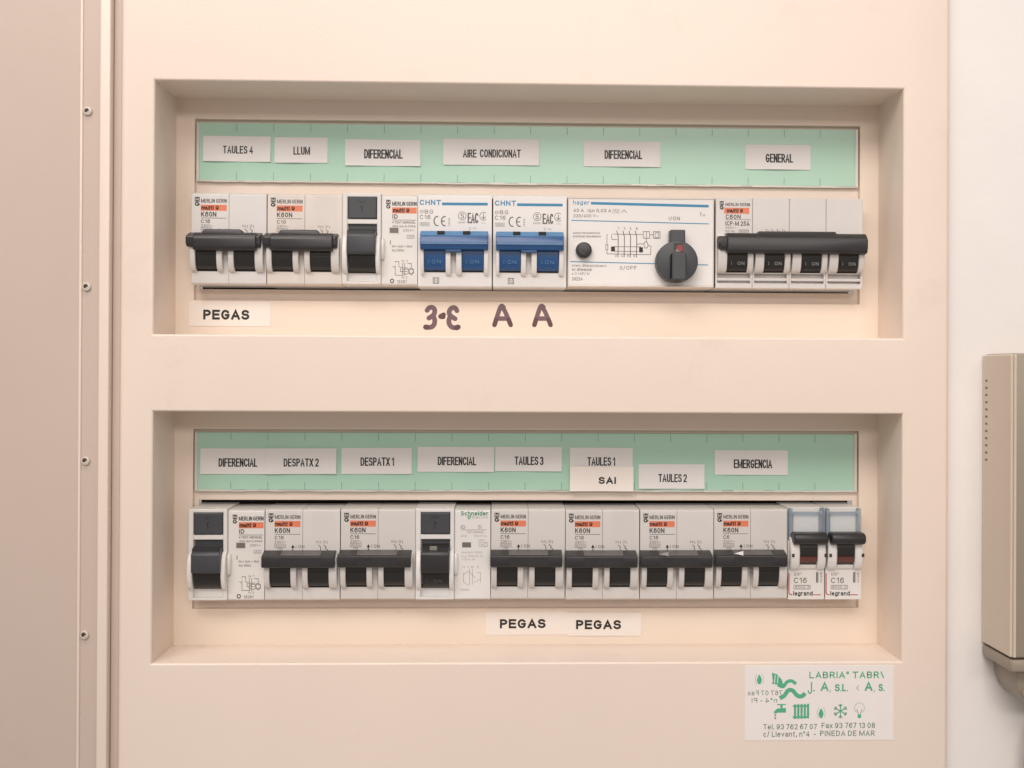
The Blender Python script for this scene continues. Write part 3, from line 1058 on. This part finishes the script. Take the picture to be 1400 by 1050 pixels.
def make_rotary(mod, label):
    x0, zb = ROWS[0]
    t = thing('residual_current_device', label, 'residual current breaker', ((x0 + mod * 18) * S, DEV_Y * S, zb * S))

    def X(u):
        return (770 + u / 6.364 - 776.6) / 2.842
    def Z(v):
        return NH - (250 + v / 6.364 - 269.6) / 2.842

    def body_b(b):
        nose(b, .25, 71.2, -.2, NH, 'cream_plastic', .05)
        z0, z1 = Z(897), Z(147)
        b.box(.7, 70.7, 0, 2, z0, z1, 'white_plastic', .15, 1)
        b.box(.4, 71.0, -.25, 2, z1 + .1, z1 + .9, 'cream_plastic', .2, 1)
        b.box(.4, 71.0, -.25, 2, z0 - .9, z0 - .1, 'cream_plastic', .2, 1)
        b.box(.3, .65, -.25, 2, z0, z1, 'cream_plastic', .15, 1)
        b.box(70.75, 71.15, -.25, 2, z0, z1, 'cream_plastic', .15, 1)
    part('body', body_b, t)

    def pr(b):
        y = INK_Y
        b.text('hager', X(92), X(235), Z(205), Z(160), y, 'blue_ink', .005)
        b.line([(X(248), Z(184)), (X(1282), Z(201))], 1.25, y, 'blue_ink')
        b.text('40 A   I\u0394n 0,03 A', X(95), X(425), Z(266), Z(233), y, 'grey_ink', .006)
        frame_line(b, X(440), X(495), Z(268), Z(236), .2, 'pale_ink')
        b.line([(X(450), Z(258)), (X(460), Z(245)), (X(474), Z(258)), (X(488), Z(246))], .2, y - .01, 'grey_ink')
        b.line([(X(515), Z(264)), (X(537), Z(240)), (X(562), Z(264))], .25, y, 'grey_ink')
        b.text('230/400 V~', X(95), X(310), Z(310), Z(280), y, 'grey_ink')
        b.line([(X(78), Z(335)), (X(1282), Z(356))], .42, y, 'blue_ink')
        b.text('I/ON', X(932), X(1028), Z(328), Z(294), y, 'grey_ink', .004)
        b.text('T', X(1203), X(1222), Z(290), Z(258), y, 'grey_ink')
        b.text('25', X(1226), X(1250), Z(290), Z(272), y, 'grey_ink')
        b.line([(X(70), Z(696)), (X(1280), Z(716))], .42, y, 'blue_ink')
        b.text('pulsar mensualmente', X(95), X(328), Z(457), Z(434), y, 'grey_ink')
        b.text('pressionar mensalmente', X(95), X(335), Z(487), Z(463), y, 'grey_ink')
        b.text('0/OFF', X(503), X(650), Z(764), Z(729), y, 'grey_ink')
        for s, u1, v0, v1 in (('Interr. diferencial puro', 385, 718, 745), ('Int. diferencial', 255, 752, 776), ('x 2 /4P/ tr', 240, 788, 812), ('20224', 178, 832, 860)):
            b.text(s, X(85), X(u1), Z(v1), Z(v0), y, 'grey_ink')
        k = 'grey_ink'
        for i, cx in enumerate((487, 541, 595, 649)):
            b.line([(X(cx - 12), Z(422)), (X(cx + 2), Z(478)), (X(cx), Z(655))], .38, y - .01, k)
            b.text(('1', '3', '5', 'N')[i], X(cx - 5), X(cx + 8), Z(414), Z(392), y, k)
            b.text(('2', '4', '6', 'N')[i], X(cx - 26), X(cx - 12), Z(652), Z(632), y, k)
        for i, pts in enumerate(([(390, 452), (390, 545)], [(390, 590), (390, 625), (772, 630), (776, 555), (748, 548)], [(430, 455), (432, 498), (482, 500)],
                    [(440, 452), (700, 454)], [(440, 562), (690, 562)], [(660, 548), (662, 536), (715, 536)], [(735, 430), (735, 520)],
                    [(768, 455), (795, 455)], [(665, 602), (445, 602)])):
            b.line([(X(u), Z(v)) for u, v in pts], .24, y - .02 - i * .004, k)
        frame_line(b, X(380), X(398), Z(590), Z(545), .24, k, y - .06)
        frame_line(b, X(708), X(764), Z(486), Z(428), .24, k, y - .06)
        frame_line(b, X(797), X(855), Z(486), Z(428), .26, k, y - .06)
        frame_line(b, X(812), X(840), Z(478), Z(438), .2, k, y - .06)
        c = [(X(732) + 1.0 * math.cos(a), Z(545) + 1.55 * math.sin(a)) for a in [2 * math.pi * q / 16 for q in range(16)]]
        b.line(c, .26, y - .06, k, closed=True)
        b.box(X(426), X(460), y - .1, y, Z(603), Z(562), 'black_ink')
        b.box(X(672), X(705), y - .1, y, Z(610), Z(566), 'black_ink')
    part('printed_text', pr, t)

    def btn(b):
        cx, cz = X(185), Z(598)
        b.cyl(cx, cz, 4.6, -.35, .5, 'white_plastic', 32, .2)
        b.cyl(cx, cz, 3.85, -3.4, 1, 'black_plastic', 32, .8)
        c = [(cx - .1 + 1.7 * math.cos(a), cz + 1.7 * math.sin(a)) for a in [math.radians(60 + 230 * q / 12) for q in range(13)]]
        b.line(c, .5, -3.46, 'slate_plastic')
    part('test_button', btn, t)

    def knob(b):
        cx, cz = X(990) , Z(695)
        cz -= .2
        b.cyl(cx, cz, 10.0, -7.0, .5, 'slate_plastic', 56, .7)
        b.box(cx - 3.4, cx + 3.9, -6.6, .4, cz + 6, cz + 15.3, 'slate_plastic', .6)
        b.box(cx - 3.3, cx + 3.8, -11.0, -6, cz - 9.2, cz + 3.8, 'slate_plastic', .7)
        b.box(cx - 3.3, cx - 2.6, -11.1, -6, cz - 8.6, cz + 3.5, 'black_plastic', .2, 1)
    kn = part('rotary_knob', knob, t)

    def ind(b):
        cx, cz = X(990), Z(695)
        b.box(cx - 1.6, cx + 2.6, -7.2, -6.8, cz + 4.3, cz + 8.6, 'black_plastic', .1, 1)
        b.flat([(cx - 1.1, cz + 4.5), (cx + 2.4, cz + 4.5), (cx + 2.4, cz + 7.6), (cx + .2, cz + 7.6)], -7.26, 'red_plastic')
        b.flat([(cx - 1.4, cz + 4.4), (cx + 1.4, cz + 4.4), (cx - .3, cz + 6.0)], -7.30, 'lever_ink')
    part('position_mark', ind, kn)
    return t


def make_main(mod, label):
    x0, zb = ROWS[0]
    t = thing('circuit_breaker', label, 'circuit breaker', ((x0 + mod * 18) * S, DEV_Y * S, zb * S))

    def X(u):
        return (960 + u / 5.833 - 977.6) / 2.842
    def Z(v):
        return NH - (250 + v / 5.833 - 272.3) / 2.842
    m = 'grey_plastic'

    def body_b(b):
        for k in range(4):
            a = k * 18
            b.box(a + .06, a + 17.94, 0, 26, 7.0, NH, m, .35)
            b.box(a + .06, a + 17.94, 3.4, 26, .4, 7.2, m)
            b.box(a + .06, a + 17.94, .2, 26, -.2, 2.3, m, .35)
            b.box(a + .4, a + 17.6, 1.0, 5, 3.5, 4.9, m, .25, 1)
            b.box(a + .06, a + .95, .3, 26, 1, 8, m, .2, 1)
            b.box(a + 17.0, a + 17.94, .3, 26, 1, 8, m, .2, 1)
            b.box(a + 4.2, a + 15.4, -.1, .3, 26, NH - .9, m, .05, 1)
    part('body', body_b, t)

    def guard(b):
        for k in range(4):
            a = k * 18
            cheek(b, a + .6, a + 4.9, 16.5, 9.3, 4.8, 'cheek_plastic')
            cheek(b, a + 14.9, a + 17.6, 16.5, 9.3, 4.8, 'cheek_plastic')
    part('lever_guard', guard, t)
    for k in range(4):
        def lev(b):
            lever(b, 0, 9.9, 17, 9.0, 3.4, 'lever_plastic')
            b.box(-.05, 9.95, -.2, .2, 7.4, 8.6, 'interior_and_gap_shade')  # dark strip painted as gap shade at the lever's foot
            b.text('I', 1.8, 2.4, 10.8, 12.5, -3.75, 'lever_ink')
            b.text('.', 3.3, 3.7, 11.2, 11.5, -3.75, 'lever_ink')
            b.text('ON', 5.0, 8.4, 10.8, 12.5, -3.75, 'lever_ink', .012)
        part('lever', lev, t, 'mainlever', ((4.95 + k * 18) * S, 0, 0))

    def handle(b):
        bar(b, .9, 72.6, 17.6, 25.2, 23.6, 7.2, 'black_plastic', .8)
        b.prism([(.2, 16.6), (-4, 16.0), (-7.6, 16.3), (-8.3, 17.3), (-8.3, 23.6), (-5.5, 26.0), (.2, 26.4)], 4.2, 72.0, 'black_plastic', 'x', .6, 2)
        b.prism([(17.5, 24), (20, 27.0), (57, 27.0), (59.5, 24)], -5.4, -.5, 'black_plastic', 'y', .4, 2)
        b.cyl(0, 0, .01, 0, .01, 'black_plastic', 3)
        b.prism([(-4.2 + 2.9 * math.cos(a), 21.4 + 3.2 * math.sin(a)) for a in [2 * math.pi * q / 20 for q in range(20)]], .3, 5.4, 'black_plastic', 'x', .5, 2)
    part('handle', handle, t)

    def pr(b):
        y = -.16
        square_logo(b, X(135), Z(225), 1.9, 4.0, y)
        b.text('MERLIN GERIN', X(181), X(378), Z(197), Z(172), y, 'black_ink', .006)
        b.text('C60N', X(182), X(303), Z(300), Z(265), y, 'black_ink', .01)
        b.line([(X(182), Z(306)), (X(385), Z(306))], .18, y, 'grey_ink')
        b.text('ICP-M 25A', X(182), X(375), Z(355), Z(319), y, 'black_ink', .004)
        b.text('400V~', X(182), X(270), Z(379), Z(363), y, 'grey_ink')
        b.text('50 Hz', X(182), X(256), Z(408), Z(390), y, 'grey_ink')
        frame_line(b, X(290), X(366), Z(416), Z(388), .2, 'grey_ink', y)
        b.text('6000', X(300), X(356), Z(411), Z(393), y, 'grey_ink')
        b.text('D.G.E.', X(182), X(260), Z(436), Z(417), y, 'grey_ink')
        for i, u in enumerate((505, 550, 594, 638)):
            b.text('1357'[i], X(u), X(u + 10), Z(402), Z(380), y, 'grey_ink')
            b.text('A', X(u + 13), X(u + 30), Z(408), Z(386), y, 'grey_ink')
    part('printed_text', pr, t)
    part('badge', lambda b: (b.box(X(171), X(372), -.15, .2, Z(258), Z(211), 'orange_ink'),
                             b.text('multi', X(192), X(285), Z(250), Z(217), -.2, 'black_ink', .03),
                             b.text('9', X(298), X(322), Z(250), Z(219), -.2, 'black_ink', .03)), t)
    return t


def make_single(mod, label):
    x0, zb = ROWS[1]
    t = thing('single_pole_breaker', label, 'circuit breaker', ((x0 + mod * 18) * S, DEV_Y * S, zb * S), 'single-module breakers at the row end')
    seat(t)

    def X(u):
        return (1060 + u / 6.178 - 1076.8) / 2.842
    def Z(v):
        return NH - (670 + v / 6.178 - 696) / 2.842
    m = 'white_plastic'

    def body_b(b):
        nose(b, .15, 17.8, .2, 28.6, m, 0, 26)
        b.box(.3, 17.6, 2.6, 26, 28, NH + .8, m, .4)
        b.box(.15, 17.8, -.9, 3, .1, 15.6, m, .35)
        b.prism([(.5, 17.6), (-2.6, 16.9), (-1.8, 15.2), (.5, 15.0)], 4.6, 13.4, m, 'x', .2, 1)
    part('body', body_b, t, 'sgbody')

    def guard(b):
        cheek(b, .5, 4.9, 22.6, 8.2, 5.2, m, .5)
        cheek(b, 13.6, 17.5, 22.6, 8.2, 5.2, m, .5)
        for x in (.9, 16.6):
            b.box(x, x + 1.3, -5.3, -3.4, 21.3, 23.0, 'hole_dark', .1, 1)
    part('lever_guard', guard, t, 'sgguard')

    def hold(b):
        b.box(.7, 17.3, -1.2, -.5, 28.2, 42.6, 'clear_plastic', .25, 2)
        b.box(.5, 2.1, -1.4, 2.4, 28.2, NH + .6, 'blue_tint', .3, 2)
        b.box(15.9, 17.5, -1.4, 2.4, 28.2, NH + .6, 'blue_tint', .3, 2)
        b.box(2.1, 15.9, -1.3, 2.2, 41.0, 42.4, 'blue_tint', .3, 2)
        for x in (1.0, 14.6):
            b.cyl(x + 1.1, 42.2, 1.0, -1.9, 1, 'clear_plastic', 14, .3)
    part('clear_holder', hold, t, 'sghold')

    def insert(b):
        b.box(2.9, 15.0, .6, 1.2, 28.6, 41.6, 'sticker_white', .05, 1)
    part('label_insert', insert, t, 'sginsert')

    def lev(b):
        lever(b, 5.0, 13.5, 24.4, 6.9, 4.2, 'lever_plastic')
        b.prism([(0, 17.7), (-2.6, 18.2), (-4.35, 20.4), (-4.5, 21.4), (-3.0, 21.4), (0, 20)], 5.2, 13.3, 'maroon_plastic', 'x', .1, 1)
        b.prism([(.2, 33), (-3, 33.2), (-6.6, 33.2), (-8.6, 32.3), (-9.2, 30.3), (-8.6, 28.2), (-6.5, 27.4), (-3, 27.9), (.2, 28.4)], 1.2, 17.9, 'black_plastic', 'x', 1.2, 4)
    part('lever', lev, t, 'sglever')

    def pr(b):
        y = -.97
        b.line([(X(113), Z(702)), (X(113), Z(868)), (X(122), Z(882)), (X(142), Z(885))], .5, y, 'red_ink')
        b.line([(X(320), Z(885)), (X(386), Z(885))], .42, y, 'red_ink')
        b.text('legrand', X(150), X(316), Z(900), Z(853), y, 'black_ink', .014)
        b.text('DX', X(158), X(202), Z(722), Z(697), y, 'grey_ink')
        b.text('3', X(205), X(218), Z(710), Z(696), y, 'grey_ink')
        b.text('C16', X(155), X(265), Z(786), Z(739), y, 'grey_ink')
        frame_line(b, X(155), X(295), Z(836), Z(804), .22, 'grey_ink', y)
        b.text('6000', X(166), X(250), Z(830), Z(810), y, 'grey_ink')
        b.text('3', X(270), X(284), Z(830), Z(810), y, 'grey_ink')
        for k, (u, w) in enumerate(((346, 6), (354, 4), (361, 3))):
            b.rect(X(u), X(u + w), Z(782), Z(692), y, 'black_ink')
        for k in range(5):
            b.text('40728'[k], X(376), X(398), Z(782 - k * 18), Z(768 - k * 18), y, 'grey_ink')
    part('printed_text', pr, t, 'sgprint')
    return t


make_k60n(0, 0, 'C16', 'black-handled two-pole breaker at the left end, below the TAULES 4 label', tall=True)
make_k60n(0, 2, 'C10', 'yellowed two-pole breaker with black handle below the LLUM label', 'cream_plastic', True)
make_id(0, 4, 'residual current device with dark test button and toggle beside the blue breakers')
make_blue(6, 'blue-handled breaker next to the dark toggle residual current device')
make_blue(8, 'blue-handled breaker next to the wide device with a rotary knob')
make_rotary(10, 'wide residual current device with a round grey rotary knob and small black button')
make_main(14, 'four-pole main breaker with long black handle below the GENERAL label')
make_id(1, 0, 'residual current device with an orange printed badge at the left end of the lower row')
make_k60n(1, 2, 'C16', 'black-handled breaker below the DESPATX 2 label')
make_k60n(1, 4, 'C16', 'black-handled breaker below the DESPATX 1 label')
make_id(1, 6, 'residual current device with green lettering in the middle of the lower row', True)
make_k60n(1, 8, 'C16', 'black-handled breaker below the TAULES 3 label')
make_k60n(1, 10, 'C16', 'black-handled breaker below the SAI label')
make_k60n(1, 12, 'C16', 'black-handled breaker with a grey arrow mark below the TAULES 2 label', wedge='pale_ink')
make_k60n(1, 14, 'C6', 'black-handled breaker with a white arrow mark below the EMERGENCIA label', wedge='label_paper')
make_single(16, 'narrow breaker with clear label holder, beside the black-handled EMERGENCIA breaker')
make_single(17, 'narrow breaker with clear label holder at the right end of the lower row')


# ------------------------------------------------------------------ paper labels
def paper(name, label, cat, box, y, words, group, seed, curl=.5, matn='label_paper', bold=.006, lift=.5):
    (u0, v0, u1, v1) = box
    ax, az = at(u0, (v0 + v1) / 2, y)
    bx, _ = at(u1, (v0 + v1) / 2, y)
    _, zt = at((u0 + u1) / 2, v0, y)
    _, zb = at((u0 + u1) / 2, v1, y)
    w, h = bx - ax, zt - zb
    rnd = random.Random(seed)
    ph, am = rnd.uniform(0, 6), curl * rnd.uniform(.6, 1.2)
    tilt = rnd.uniform(-.25, .25)
    root = thing(name, label, cat, (ax * S, y * S, zb * S), group)
    root.rotation_euler = (0, math.radians(tilt), 0)

    def fn(x, z):
        s = x / w
        low = max(0, 1 - z / h)
        return -(.12 + am * (.45 + .55 * math.sin(3.1 * s * 2 + ph)) * (.25 + .75 * low ** 1.5) + lift * low ** 3 * .5)

    def sheet(b):
        nx, nz = 14, 6
        t = bmesh.new()
        G = [[t.verts.new((w * i / nx, fn(w * i / nx, h * j / nz), h * j / nz)) for j in range(nz + 1)] for i in range(nx + 1)]
        K = [[t.verts.new((w * i / nx, fn(w * i / nx, h * j / nz) + .1, h * j / nz)) for j in range(nz + 1)] for i in range(nx + 1)]
        for i in range(nx):
            for j in range(nz):
                t.faces.new((G[i][j], G[i + 1][j], G[i + 1][j + 1], G[i][j + 1]))
                t.faces.new((K[i][j], K[i][j + 1], K[i + 1][j + 1], K[i + 1][j]))
        for i in range(nx):
            t.faces.new((G[i][0], K[i][0], K[i + 1][0], G[i + 1][0]))
            t.faces.new((G[i][nz], G[i + 1][nz], K[i + 1][nz], K[i][nz]))
        for j in range(nz):
            t.faces.new((G[0][j], G[0][j + 1], K[0][j + 1], K[0][j]))
            t.faces.new((G[nx][j], K[nx][j], K[nx][j + 1], G[nx][j + 1]))
        bmesh.ops.recalc_face_normals(t, faces=list(t.faces))
        b.merge(t, matn)
    part('paper', sheet, root)

    def ink(b):
        for s, (p, q, r_, s_) in words:
            x0, _ = at(p, (q + s_) / 2, y)
            x1, _ = at(r_, (q + s_) / 2, y)
            _, z1 = at((p + r_) / 2, q, y)
            _, z0 = at((p + r_) / 2, s_, y)
            b.text(s, x0 - ax, x1 - ax, z0 - zb, z1 - zb, -.07, 'black_ink', bold, fn=fn)
    part('lettering', ink, root)
    return root


SY = DP + 1.5
GRP = 'typed paper labels on the green strips'
P = lambda lab, box, words, seed, y=SY, **k: paper('paper_label', lab, 'label', box, y, words, GRP, seed, **k)
P('white paper label reading TAULES 4', (278, 186, 370, 221), [('TAULES 4', (305, 199.5, 346, 210))], 1)
P('small white paper label reading LLUM', (375.5, 188, 448, 223), [('LLUM', (401.5, 201, 424, 212))], 2)
P('white paper label reading DIFERENCIAL between LLUM and AIRE CONDICIONAT', (472, 191, 575, 227), [('DIFERENCIAL', (498, 204.5, 550.5, 217))], 3)
P('long white paper label reading AIRE CONDICIONAT', (606, 190, 737, 226), [('AIRE', (633, 204.5, 651.5, 215.5)), ('CONDICIONAT', (656, 204.5, 712, 215.5))], 4)
P('white paper label reading DIFERENCIAL above the rotary knob device', (798, 193, 903, 228), [('DIFERENCIAL', (826.5, 205.5, 878, 217.5))], 5)
P('white paper label reading GENERAL', (1019, 198, 1108, 232), [('GENERAL', (1046.5, 210.5, 1084, 222.5))], 6)
P('white paper label reading DIFERENCIAL tucked under the DESPATX 2 label', (274, 613, 384, 648), [('DIFERENCIAL', (299, 626.5, 352, 638))], 7)
P('white paper label reading DESPATX 2', (362, 613, 460, 648), [('DESPATX 2', (388, 627, 436, 638))], 8, SY - .35)
P('white paper label reading DESPATX 1', (467, 612.5, 563, 648), [('DESPATX 1', (493, 625.5, 539, 637))], 9)
P('white paper label reading DIFERENCIAL left of TAULES 3', (571, 611, 675.5, 645), [('DIFERENCIAL', (598.5, 624.5, 651, 636))], 10)
P('white paper label reading TAULES 3', (677, 611, 768, 644), [('TAULES 3', (703.5, 624, 743, 635.5))], 11)
P('white paper label reading TAULES 1', (779, 612, 865, 646), [('TAULES 1', (803, 625, 841, 636.5))], 12)
P('cream paper label reading SAI overlapping the TAULES 1 label', (779, 638, 866, 671.5), [('SAI', (818.5, 652, 842, 661.5))], 13, SY - 1.5, matn='sticker_white', bold=.03)
P('white paper label reading TAULES 2 set lower than its neighbours', (873, 634.5, 963, 668), [('TAULES 2', (900, 648, 939, 659))], 14)
P('white paper label reading EMERGENCIA', (977, 615.5, 1077, 649), [('EMERGENCIA', (1003, 628, 1055.5, 640))], 15)
G2 = 'bold lettered stickers on the plates'
PS = lambda lab, box, wbox, seed, y: paper('plate_sticker', lab, 'sticker', box, y, [('PEGAS', wbox)], G2, seed, curl=.10, matn='sticker_white', bold=.03, lift=.15)
PS('white sticker with bold capitals below the left breaker of the upper row', (258, 412, 370, 446), (278, 423.5, 341, 437), 21, DP - .02)
PS('white sticker with bold capitals below the TAULES 3 breaker', (664, 836, 776, 868), (683.5, 846.5, 746, 859), 22, DP - .02)
PS('white sticker with bold capitals below the SAI breaker', (775, 837, 877, 869), (787.5, 847.5, 849, 860), 23, DP - .14)

# ------------------------------------------------------------------ installer sticker on the cover
sx0, sz0 = at(1018, 1012.5, 0)
sx1, sz1 = at(1222, 909.5, 0)
stk = thing('installer_sticker', 'pale sticker with green logos, telephone numbers and address at the lower right', 'sticker', (sx0 * S, 0, sz0 * S))
part('paper', lambda b: b.box(0, sx1 - sx0, -.15, .1, 0, sz1 - sz0, 'installer_paper', .05, 1), stk)


def SX(u):
    return (u - 97) / (1245 - 97) * (sx1 - sx0)


def SZ(v):
    return (688 - v) / (688 - 108) * (sz1 - sz0)


def sticker_text(b):
    y = -.2
    b.text('LABRIA" TABR\\', SX(592), SX(1168), SZ(207), SZ(155), y, 'teal_ink', .014)
    b.text('J', SX(580), SX(614), SZ(328), SZ(235), y, 'teal_ink', -.008)
    b.box(SX(622), SX(634), y, y + .03, SZ(308), SZ(297), 'teal_ink')
    b.text('A', SX(680), SX(740), SZ(306), SZ(235), y, 'teal_ink', .02)
    b.text(',', SX(747), SX(757), SZ(320), SZ(298), y, 'sage_ink', .01)
    b.text('S', SX(790), SX(828), SZ(308), SZ(252), y, 'teal_ink', .022)
    b.text('L', SX(845), SX(874), SZ(308), SZ(252), y, 'teal_ink', .022)
    b.box(SX(832), SX(840), y, y + .03, SZ(308), SZ(299), 'teal_ink')
    b.box(SX(881), SX(890), y, y + .03, SZ(308), SZ(299), 'teal_ink')
    b.text('<', SX(955), SX(975), SZ(303), SZ(262), y, 'pale_teal_ink', .02)
    b.text('A', SX(1020), SX(1080), SZ(306), SZ(235), y, 'teal_ink', .02)
    b.text(',', SX(1088), SX(1098), SZ(320), SZ(298), y, 'sage_ink', .01)
    b.text('S', SX(1127), SX(1160), SZ(308), SZ(252), y, 'teal_ink', .022)
    b.box(SX(1164), SX(1173), y, y + .03, SZ(308), SZ(299), 'teal_ink')
    b.text('767 07 Fax', SX(120), SX(385), SZ(337), SZ(300), y, 'sage_ink', mirror=True)
    b.text('n\u00ba4 - PI', SX(150), SX(345), SZ(395), SZ(358), y, 'sage_ink', mirror=True)
    b.text('Tel. 93 762 67 07', SX(240), SX(652), SZ(602), SZ(560), y, 'sage_ink', .004)
    b.text('Fax 93 767 13 08', SX(688), SX(1100), SZ(594), SZ(552), y, 'sage_ink', .004)
    b.text('c/ Llevant, n\u00ba4', SX(240), SX(595), SZ(664), SZ(615), y, 'sage_ink', .004)
    b.line([(SX(628), SZ(642)), (SX(645), SZ(642))], .4, y, 'sage_ink')
    b.text('PINEDA DE MAR', SX(677), SX(1098), SZ(655), SZ(613), y, 'sage_ink', .004)


part('lettering', sticker_text, stk)


def sticker_logos(b):
    y = -.2
    T = 'teal_ink'
    q = lambda pts: [(SX(u), SZ(v)) for u, v in pts]
    def flame(cx, cz, k):
        b.flat(q([(cx - 2 * k, cz - 40 * k), (cx + 12 * k, cz - 20 * k), (cx + 20 * k, cz + 5 * k), (cx + 8 * k, cz + 38 * k), (cx - 10 * k, cz + 35 * k), (cx - 20 * k, cz + 8 * k), (cx - 14 * k, cz - 14 * k)]), y, T)
        b.line(q([(cx + 18 * k, cz - 48 * k), (cx + 32 * k, cz - 10 * k), (cx + 26 * k, cz + 34 * k)]), .22, y, 'pale_teal_ink')
        b.line(q([(cx - 20 * k, cz - 44 * k), (cx - 32 * k, cz), (cx - 20 * k, cz + 40 * k)]), .22, y, 'pale_teal_ink')
    flame(208, 214, 1)
    flame(684, 478, 1)
    b.flat(q([(303, 162), (345, 176), (378, 212), (396, 262), (360, 258), (300, 246), (312, 232)]), y, T)
    for u in (330, 352):
        b.line(q([(u, 180), (u - 6, 245)]), .35, y - .03, 'installer_paper')
    for pts, w in (([(350, 255), (390, 270), (420, 235), (455, 226), (490, 250)], 1.5), ([(365, 360), (400, 340), (430, 300), (465, 302), (500, 340), (535, 345), (560, 322)], 1.9)):
        P_ = smooth_path(q(pts), 6)
        b.line(P_, w, y - .02, T)
    # tap
    b.box(SX(345), SX(410), y, y + .03, SZ(414), SZ(405), T)
    b.box(SX(370), SX(388), y, y + .03, SZ(436), SZ(414.5), T)
    b.flat(q([(322, 478), (322, 462), (345, 440), (412, 436), (414, 472), (350, 472), (338, 480)]), y, T)
    b.line(q([(331, 486), (331, 500)]), .7, y, 'sage_ink')
    b.line(q([(331, 508), (331, 522)]), .7, y, 'sage_ink')
    # radiator
    for k in range(5):
        u = 475 + k * 25
        b.box(SX(u), SX(u + 17), y, y + .03, SZ(522 - k), SZ(408 - k), T, .02, 1)
    b.box(SX(466), SX(592), y + .01, y + .04, SZ(428), SZ(416), T)
    b.box(SX(466), SX(592), y + .01, y + .04, SZ(514), SZ(500), T)
    # snowflake
    for k in range(3):
        a = math.radians(90 + 60 * k)
        dx, dz = math.cos(a), math.sin(a)
        cx, cz, L = SX(833), SZ(462), 3.4
        yy = y - .02 * k
        b.line([(cx - dx * L, cz - dz * L), (cx + dx * L, cz + dz * L)], .5, yy, T)
        for s in (-1, 1):
            tip = Vector((cx + s * dx * L * .62, cz + s * dz * L * .62))
            for w in (-1, 1):
                a2 = a + w * math.radians(42)
                b.line([tuple(tip), (tip.x + s * math.cos(a2) * 1.25, tip.y + s * math.sin(a2) * 1.25)], .38, yy - .01 * (w + 2), 'sage_ink')
    # bulb
    c = [(SX(980) + 2.3 * math.cos(t), SZ(440) + 2.5 * math.sin(t)) for t in [math.radians(-50 + 280 * k / 20) for k in range(21)]]
    b.line(c, .25, y, 'pale_teal_ink')
    b.line(q([(958, 448), (972, 485)]), .28, y, 'sage_ink')
    b.line(q([(1002, 448), (986, 485)]), .28, y - .01, 'sage_ink')
    b.box(SX(966), SX(993), y, y + .03, SZ(516), SZ(488), T, .02, 1)


part('logo_marks', sticker_logos, stk)

# ------------------------------------------------------------------ beige unit on the wall at the right
ux0, uzt = at(1345, 484, WALL_Y)
_, uzb = at(1345, 896, WALL_Y)
unit = thing('wall_unit', 'beige plastic intercom-like box with side vents fixed to the white wall at the right edge', 'wall unit', (ux0 * S, WALL_Y * S, uzb * S))
UH = uzt - uzb
UP = 33


def ubody(b):
    b.box(0, 70, -UP, 0, 6.2, UH, 'unit_shaded', 1.6, 3)
    b.box(-.6, 70, -UP - .4, 0, 0, 5.6, 'unit_shaded', 1.5, 3)


part('housing', ubody, unit)


def uside(b):
    b.box(-.8, .6, -UP + .6, -.6, 6.6, UH - .5, 'unit_side_lit', .6, 2)  # lighter skin paints the lit side and bright front edge
    b.box(.4, 1.6, -UP - .4, -UP + 3, 6.6, UH - .6, 'unit_side_lit', .4, 2)


part('lit_side_skin', uside, unit)


def uvents(b):
    for k in range(12):
        z = UH - 12.5 - k * 3.35
        b.box(-.95, -.7, -6.4, -4.2, z - .5, z + .5, 'vent_brown', .08, 1)


part('vents', uvents, unit)


def ufoot(b):
    pts = [(5, .3), (5, -7), (7, -12.5), (10.5, -16.2), (16, -18), (70, -18), (70, .3)]
    b.prism(pts, -26, -.2, 'unit_shaded', 'y', 1.0, 3)
    pts = [(6.6, -9), (7.5, -12.5), (11.5, -17.0), (17, -18.8), (70, -18.8), (70, -9)]
    b.prism(pts, -28, -14, 'unit_shaded', 'y', .9, 3)


part('cradle', ufoot, unit)


def ucord(b):
    pts = [(34, -10), (26, -26), (20.5, -38), (18.5, -55), (18.5, -160)]
    P_ = smooth_path(pts, 6)
    n = 12
    rings = []
    for i, p in enumerate(P_):
        d = (P_[min(i + 1, len(P_) - 1)] - P_[max(0, i - 1)]).normalized()
        nx = Vector((-d.y, d.x))
        rings.append([b.bm.verts.new((p.x + nx.x * 2.6 * math.cos(t), -9 + 2.6 * math.sin(t), p.y + nx.y * 2.6 * math.cos(t))) for t in [2 * math.pi * k / n for k in range(n)]])
    mi = b.mi('cord_brown')
    for a_, c_ in zip(rings, rings[1:]):
        for k in range(n):
            f = b.bm.faces.new((a_[k], a_[(k + 1) % n], c_[(k + 1) % n], c_[k]))
            f.material_index = mi
            f.smooth = True
    bmesh.ops.recalc_face_normals(b.bm, faces=list(b.bm.faces))


part('cord', ucord, unit)
